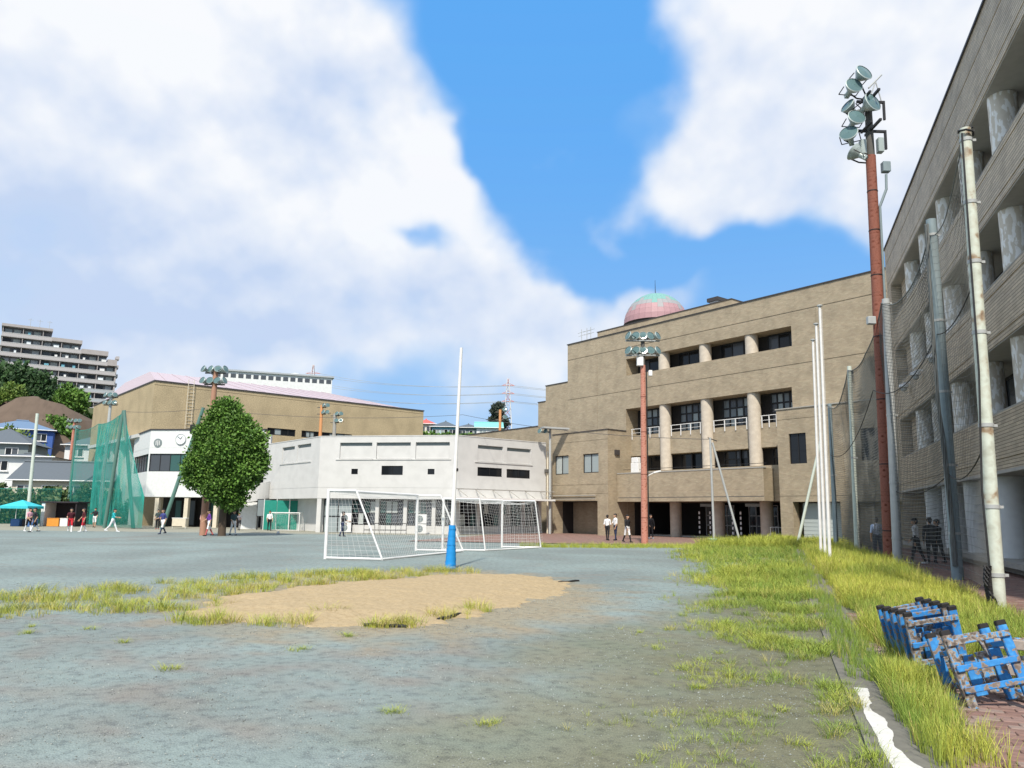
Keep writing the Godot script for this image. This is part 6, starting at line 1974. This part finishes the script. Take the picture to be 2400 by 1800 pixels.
func make_people() -> void:
	rng.seed = 471
	prepare_body_parts()
	var W := Color(.74, .75, .76)
	var K := Color(.02, .02, .024)
	var NV := Color(.03, .04, .09)
	var S := SKIN
	# pose: stride, arm left, arm right, elbow left, elbow right, lean, head turn
	var list := [
		["student in white shirt and black trousers, left of the salmon mast's pair", 6.26, -50.3, 2.6, 1.62, [.12, .1, -.1, .2, .2, 0.0, .2], [W, S, K, K, K], "students before the main entrance"],
		["student in white shirt and dark trousers facing the first one", 6.80, -50.5, -1.2, 1.70, [.08, .3, .1, 1.0, .3, 0.0, -.2], [W, S, NV, NV, K], "students before the main entrance"],
		["student in dark jacket with white shorts, next to the salmon mast", 7.05, -47.1, 0.6, 1.66, [.25, .2, -.3, .4, .5, 0.05, 0.0], [K, K, W, K, K], "students before the main entrance"],
		["person in black standing in the porch right of the salmon mast", 9.9, -55.0, 0.2, 1.68, [.1, .2, .1, .8, .2, 0.0, 0.3], [K, K, K, K, W], "students before the main entrance"],
		["person in black top and navy trousers behind the left goal's net", -11.25, -52.4, 2.2, 1.68, [.2, .4, .3, 1.0, .6, 0.04, 0.0], [K, S, NV, NV, K], ""],
		["student in pale blue shirt behind the tall net by the rusty mast", 15.3, -32.6, 3.0, 1.70, [.05, .05, .05, .2, .2, 0.0, 0.0], [Color(.52, .60, .78), S, NV, NV, K], "students behind the tall net"],
		["student in white shirt and black waistcoat walking behind the net", 15.0, -28.9, -2.4, 1.70, [.22, .3, -.2, .5, .3, 0.03, 0.2], [W, K, K, K, W], "students behind the tall net"],
		["student in black suit, middle of the dark pair behind the net", 15.75, -29.3, 2.9, 1.72, [.1, .1, .1, .3, .2, 0.0, 0.0], [K, K, K, K, K], "students behind the tall net"],
		["student in black with dark bag, right of the dark pair behind the net", 16.3, -29.8, -2.7, 1.66, [.15, .2, .1, .5, .2, 0.0, 0.3], [K, S, K, K, K], "students behind the tall net"],
		["player in pink bib at the far left of the yard", -33.9, -55.0, 1.2, 1.66, [.2, .3, -.2, .6, .5, 0.05, 0.0], [Color(.62, .34, .40), S, K, W, W], "players at the left of the yard"],
		["player in black kit with white socks at the far left", -33.1, -54.4, -0.8, 1.70, [.3, .4, -.4, .8, .8, 0.08, 0.0], [K, S, K, W, K], "players at the left of the yard"],
		["player in dark maroon top and red shorts, right of the shed", -31.3, -55.6, 0.5, 1.72, [.35, .5, -.5, .9, .8, 0.1, 0.0], [Color(.07, .015, .02), S, Color(.55, .03, .04), W, W], "players at the left of the yard"],
		["second player in maroon top and red shorts, beside the first", -30.6, -56.0, -0.9, 1.70, [.2, .2, -.3, .5, .6, 0.04, 0.0], [Color(.09, .02, .025), S, Color(.5, .03, .05), W, W], "players at the left of the yard"],
		["player in black top and white shorts by the green net", -37.0, -69.5, 0.2, 1.72, [.15, .9, .3, .8, .4, 0.0, 0.0], [K, S, W, S, K], "players at the left of the yard"],
		["player in teal shirt and white shorts before the green net", -28.9, -56.8, 1.7, 1.72, [.4, .6, -.5, .9, .9, 0.1, 0.0], [Color(.03, .42, .45), S, W, W, W], "players at the left of the yard"],
		["player in navy top and white shorts under the clock building", -23.7, -53.3, -0.5, 1.72, [.3, .5, -.3, .8, .6, 0.05, 0.0], [Color(.05, .06, .20), S, W, NV, NV], "players at the left of the yard"],
		["player in pink shirt and blue shorts at the big tree's foot", -22.0, -56.0, 0.4, 1.66, [.2, .3, .1, .6, .4, 0.0, 0.0], [Color(.70, .42, .42), S, Color(.10, .30, .50), S, W], "players at the left of the yard"],
		["player in purple shirt beside the tan mast under the tree", -19.5, -50.6, -1.0, 1.70, [.25, .4, -.2, .7, .4, 0.05, 0.0], [Color(.14, .05, .28), S, W, Color(.5, .12, .12), K], "players at the left of the yard"],
		["player in dark top and white shorts right of the tree trunk", -18.6, -52.5, 0.9, 1.68, [.2, .2, -.2, .5, .5, 0.0, 0.0], [Color(.05, .09, .10), S, W, W, K], "players at the left of the yard"],
		["person in grey sitting-height crouch in the shade right of the tree", -22.9, -66.0, 0.0, 1.45, [.1, .6, .5, 1.2, 1.1, 0.15, 0.0], [Color(.16, .16, .18), S, K, K, K], "people in the shade by the stair"],
		["person in white top and black trousers by the curved stair", -20.2, -65.5, 0.4, 1.66, [.1, .2, .2, .4, .3, 0.0, 0.0], [W, S, K, K, K], "people in the shade by the stair"],
		["person in dark clothes by the columns under the clock building", -29.8, -66.0, 0.3, 1.64, [.05, .3, .2, .9, .4, 0.0, 0.0], [Color(.05, .07, .07), S, K, K, Color(.4, .1, .1)], "people in the shade by the stair"]]
	for p in list:
		person(p[0], p[1], p[2], p[3], p[4], p[5], p[6], p[7])

# ---------------------------------------------------------------- grass
func tuft(n: int, spread: float, droop: float, width: float, seedy: float) -> ArrayMesh: # unit height bunch of bent blades
	var q := g()
	for i in n:
		var a := rng.randf() * TAU
		var out := Vector3(cos(a), 0, sin(a))
		var side := Vector3(-sin(a), 0, cos(a)).rotated(Vector3.UP, rng.randf_range(-0.8, 0.8))
		var h := rng.randf_range(0.55, 1.0)
		var base := out * rng.randf() * spread * 0.4
		var bend := rng.randf_range(0.3, 1.0) * droop
		var f := rng.randf_range(0.75, 1.2)
		var straw := rng.randf() < seedy
		q.tint = Color(1.35 * f, 1.05 * f, 1.2 * f) if straw else Color(f, f, f)
		var prev := base
		var w0 := width * rng.randf_range(0.7, 1.2)
		for s in 3:
			var t := (s + 1) / 3.0
			var p := base + Vector3.UP * h * (t - 0.25 * bend * t * t) + out * h * bend * t * t * 0.8
			var wa := w0 * (1.0 - s / 3.0 * 0.75)
			var wb := w0 * (1.0 - (s + 1) / 3.0 * 0.9)
			q.quad(prev - side * wa, prev + side * wa, p + side * wb, p - side * wb)
			prev = p
		if straw: # a seed head
			var d := (out * bend + Vector3.UP).normalized() * 0.16
			q.quad(prev - side * width * 0.9, prev + side * width * 0.9, prev + d + side * width * 0.3, prev + d - side * width * 0.3)
	return q.mesh(M.blade)

func in_band(x: float, z: float) -> bool:
	return Geometry2D.is_point_in_polygon(Vector2(x, z), PackedVector2Array([Vector2(-8.00,-11.93), Vector2(-10.32,-15.31), Vector2(-8.48,-17.60), Vector2(-5.70,-21.32), Vector2(-1.34,-23.64), Vector2(-0.77,-22.08), Vector2(-4.25,-18.15), Vector2(-5.50,-15.62), Vector2(-5.02,-12.95), Vector2(-6.15,-12.84)]))

func make_grass() -> void:
	rng.seed = 481
	var tall := [tuft(16, 0.5, 0.55, 0.011, 0.25), tuft(14, 0.5, 0.8, 0.011, 0.35), tuft(18, 0.6, 0.4, 0.010, 0.15)]
	var low := [tuft(22, 1.7, 1.2, 0.017, 0.06), tuft(20, 2.0, 1.4, 0.018, 0.14)]
	var gn := noise(501, 0.5, 4)
	var gn2 := noise(502, 0.13, 3)
	var sets := {"verge": [[], [], [], [], []], "verge_c": [[], [], [], [], []]}
	var YG := Color(.45, .48, .075)
	var GR := Color(.19, .29, .045)
	var ST := Color(.50, .42, .14)
	# verge along the near block
	var s := 4.6
	while s < 47.0:
		var dens := 19.0 if s < 11.0 else (13.0 if s < 18.0 else (9.0 if s < 26.0 else 6.0))
		var step := 1.0 / dens
		var p := -5.2
		while p < 3.9:
			var pp := p + rng.randf_range(-0.5, 0.5) * step
			var ss := s + rng.randf_range(-0.5, 0.5) * step
			p += step
			var w := ps(pp, ss)
			var a := gn.get_noise_2d(w.x, w.z)
			var b := gn2.get_noise_2d(w.x, w.z)
			var h := 0.0
			var kind := 0
			# dense tall grass right of the gutter
			if pp > 1.05 and pp < 3.55 and ss > 9.6:
				var edge := minf(pp - 1.05, 3.55 - pp)
				if edge + a * 0.35 > 0.12 and (ss > 11.8 or pp < 1.5 + (ss - 9.6) * 0.9 or pp > 99):
					h = 0.29 + a * 0.14 + rng.randf() * 0.08
			elif pp > 0.9 and pp < 1.34 + a * 0.25 and ss > 5.9 and ss < 9.7:
				h = 0.2 + a * 0.12 + rng.randf() * 0.07 if rng.randf() < clampf((ss - 5.5) / 2.0, 0.2, 1.0) else 0.0
			elif pp < 0.62:
				# shorter patches left of the gutter, thinning towards the yard
				var lim := lerpf(-0.5, -2.0, clampf((ss - 8.0) / 16.0, 0, 1))
				if ss > 26.0:
					lim = lerpf(-2.0, -4.2, clampf((ss - 26.0) / 10.0, 0, 1))
				var cover := smoothstep(lim - 0.9, lim + 1.4, pp + a * 1.3 + b * 0.8)
				if rng.randf() < cover * (0.8 if ss > 11.0 else 0.5) and a + b * 0.6 > (-0.3 if ss > 14.0 else -0.12):
					kind = 3 if rng.randf() < 0.86 - clampf((ss - 10.0) / 20.0, 0, 0.5) else 0
					h = (0.05 + rng.randf() * 0.06) * (1.0 + clampf((ss - 8.0) / 12.0, 0.0, 1.0) * 1.3) * (0.7 + cover * 0.5)
			elif ss > 9.0 and rng.randf() < 0.32 + a * 0.5:
				h = 0.16 + rng.randf() * 0.1
			if h < 0.05:
				continue
			var k: int = (3 + rng.randi() % 2) if kind == 3 else rng.randi() % 3
			var y := 0.03 if pp > 0.55 else ground_height(w.x, w.z) - 0.01
			var sc := h * rng.randf_range(0.85, 1.25) * (1.35 if ss > 22.0 else 1.0)
			sets.verge[k].append(Transform3D(Basis(Vector3.UP, rng.randf() * TAU).scaled(Vector3(sc * (1.2 if kind == 3 else 1.0), sc, sc * (1.2 if kind == 3 else 1.0))), Vector3(w.x, y, w.z)))
			var yel := clampf(0.55 + a * 0.9 + b * 0.6 + (0.1 if pp > 1.0 else -0.35) + rng.randf_range(-0.25, 0.25), 0.0, 1.0)
			var c := GR.lerp(YG, yel)
			if rng.randf() < 0.10:
				c = c.lerp(ST, 0.7)
			sets.verge_c[k].append(c)
		s += step
	# far strip between brick apron and yard, and the tall clump before the entrance
	for i in 5200:
		var x := rng.randf_range(0.5, 21.0)
		var z := 0.0
		var h := 0.22
		if rng.randf() < 0.35 and x < 12.0:
			z = -39.5 - x * 0.26 + rng.randf_range(-1.1, 1.3) * clampf(x / 5.0, 0.25, 1.0)
			h = 0.12 + rng.randf() * 0.12
		else:
			x = rng.randf_range(10.0, 21.0)
			z = rng.randf_range(-53.0, -40.5)
			h = 0.42 + gn.get_noise_2d(x, z) * 0.25
			if z < -42.0 - (x - 10.0) * 1.35:
				continue
			var q := to_ps(x, z)
			if q.x > 3.6 or q.x < -5.0:
				continue
		var k := rng.randi() % 3
		var sc := h * rng.randf_range(0.9, 1.6)
		sets.verge[k].append(Transform3D(Basis(Vector3.UP, rng.randf() * TAU).scaled(Vector3(sc * 1.4, sc, sc * 1.4)), Vector3(x, 0.0, z)))
		sets.verge_c[k].append(GR.lerp(YG, rng.randf_range(0.45, 1.0)))
	var names := ["tall yellow-green grass of the verge", "drooping seeding grass of the verge", "stiff green grass of the verge", "short green grass at the yard's right edge", "flat spreading grass at the yard's right edge"]
	for k in 5:
		var o := scatter("verge_grass", tall[k] if k < 3 else low[k - 3], sets.verge[k], sets.verge_c[k])
		tag(o, names[k], "grass")
	# dry grass round the sand pit
	var xs := [[], []]
	var cs := [[], []]
	for i in 9000:
		var x := rng.randf_range(-10.4, 1.2)
		var z := rng.randf_range(-23.8, -11.4)
		var a := gn.get_noise_2d(x * 1.6, z * 1.6)
		var h := 0.0
		if in_band(x, z):
			if a + rng.randf_range(-0.3, 0.3) > 0.0:
				h = 0.13 + a * 0.10 + rng.randf() * 0.06
		else: # a few tufts on the pit's front edge
			var d := 9.0
			for e in [[Vector2(-4.6, -12.2), 0.5], [Vector2(-3.4, -12.0), 0.45], [Vector2(-1.75, -12.0), 0.42], [Vector2(-0.95, -12.9), 0.4], [Vector2(-2.9, -13.2), 0.25], [Vector2(-0.5, -13.9), 0.3], [Vector2(-5.3, -14.0), 0.4]]:
				d = minf(d, Vector2(x, z).distance_to(e[0]) / e[1])
			if d < 1.0 and rng.randf() < 0.9:
				h = 0.14 + rng.randf() * 0.08
		if h < 0.06:
			continue
		var k := 0 if rng.randf() < 0.75 else 1
		var sc := h * rng.randf_range(0.9, 1.3)
		xs[k].append(Transform3D(Basis(Vector3.UP, rng.randf() * TAU).scaled(Vector3(sc * 1.3, sc, sc * 1.3)), Vector3(x, 0.0, z)))
		cs[k].append(GR.lerp(YG, rng.randf_range(0.2, 0.9)) if rng.randf() < 0.4 + a * 0.5 else ST.lerp(YG, rng.randf()))
	tag(scatter("pit_grass", tall[1], xs[0], cs[0]), "dry yellow grass around the sand pit", "grass")
	tag(scatter("pit_grass", low[0], xs[1], cs[1]), "low green grass around the sand pit", "grass")
	# loose grit and small clods on the near yard
	var peb := g()
	var pv := []
	for i in 6:
		pv.append([Vector3(1, 0, 0), Vector3(-1, 0, 0), Vector3(0, 0.7, 0), Vector3(0, -0.7, 0), Vector3(0, 0, 0.8), Vector3(0, 0, -0.8)][i] * rng.randf_range(0.8, 1.2))
	for f in [[0, 2, 4], [4, 2, 1], [1, 2, 5], [5, 2, 0], [0, 4, 3], [4, 1, 3], [1, 5, 3], [5, 0, 3]]:
		peb.tri(pv[f[0]], pv[f[2]], pv[f[1]])
	var px := []
	var pc := []
	var pg := noise(511, 0.7, 3)
	for i in 42000:
		var z := -3.4 - 15.0 * pow(rng.randf(), 1.5)
		var x := rng.randf_range(-0.72, 0.62) * -z
		var q := to_ps(x, z)
		if q.x > 0.5 or pg.get_noise_2d(x, z) + rng.randf_range(-0.4, 0.4) < -0.1:
			continue
		var r := 0.0028 + 0.0075 * pow(rng.randf(), 4.0) + 0.0008 * absf(z) * 0.4
		px.append(Transform3D(Basis(Vector3(rng.randfn(), rng.randfn(), rng.randfn()).normalized(), rng.randf() * TAU).scaled(Vector3.ONE * r), Vector3(x, ground_height(x, z) + r * 0.25, z)))
		var v := rng.randf_range(0.13, 0.36)
		pc.append(Color(v, v * 1.08, v * 1.02))
	tag(scatter("grit", peb.mesh(M.vcol), px, pc), "loose grit and small clods on the near yard", "grit")
	# single sprouts on the bare yard
	var sx := []
	var sc2 := []
	for q in [Vector2(-0.15, -6.55), Vector2(-1.0, -6.9), Vector2(-2.6, -9.9), Vector2(-3.6, -8.6), Vector2(-4.9, -10.2), Vector2(-6.5, -10.8), Vector2(1.9, -8.0), Vector2(2.4, -7.1), Vector2(-5.6, -7.9), Vector2(-2.2, -10.9), Vector2(1.9, -11.6), Vector2(-7.6, -10.9), Vector2(-6.8, -11.4), Vector2(-5.9, -11.2), Vector2(2.6, -9.9), Vector2(2.2, -6.1)]:
		for i in 4 + rng.randi() % 5:
			var h := rng.randf_range(0.04, 0.085)
			sx.append(Transform3D(Basis(Vector3.UP, rng.randf() * TAU).scaled(Vector3(h * 1.6, h, h * 1.6)), Vector3(q.x + rng.randfn() * 0.05, ground_height(q.x, q.y), q.y + rng.randfn() * 0.05)))
			sc2.append(GR.lerp(YG, rng.randf()))
	tag(scatter("yard_sprouts", low[1], sx, sc2), "scattered small grass sprouts on the bare yard", "grass")
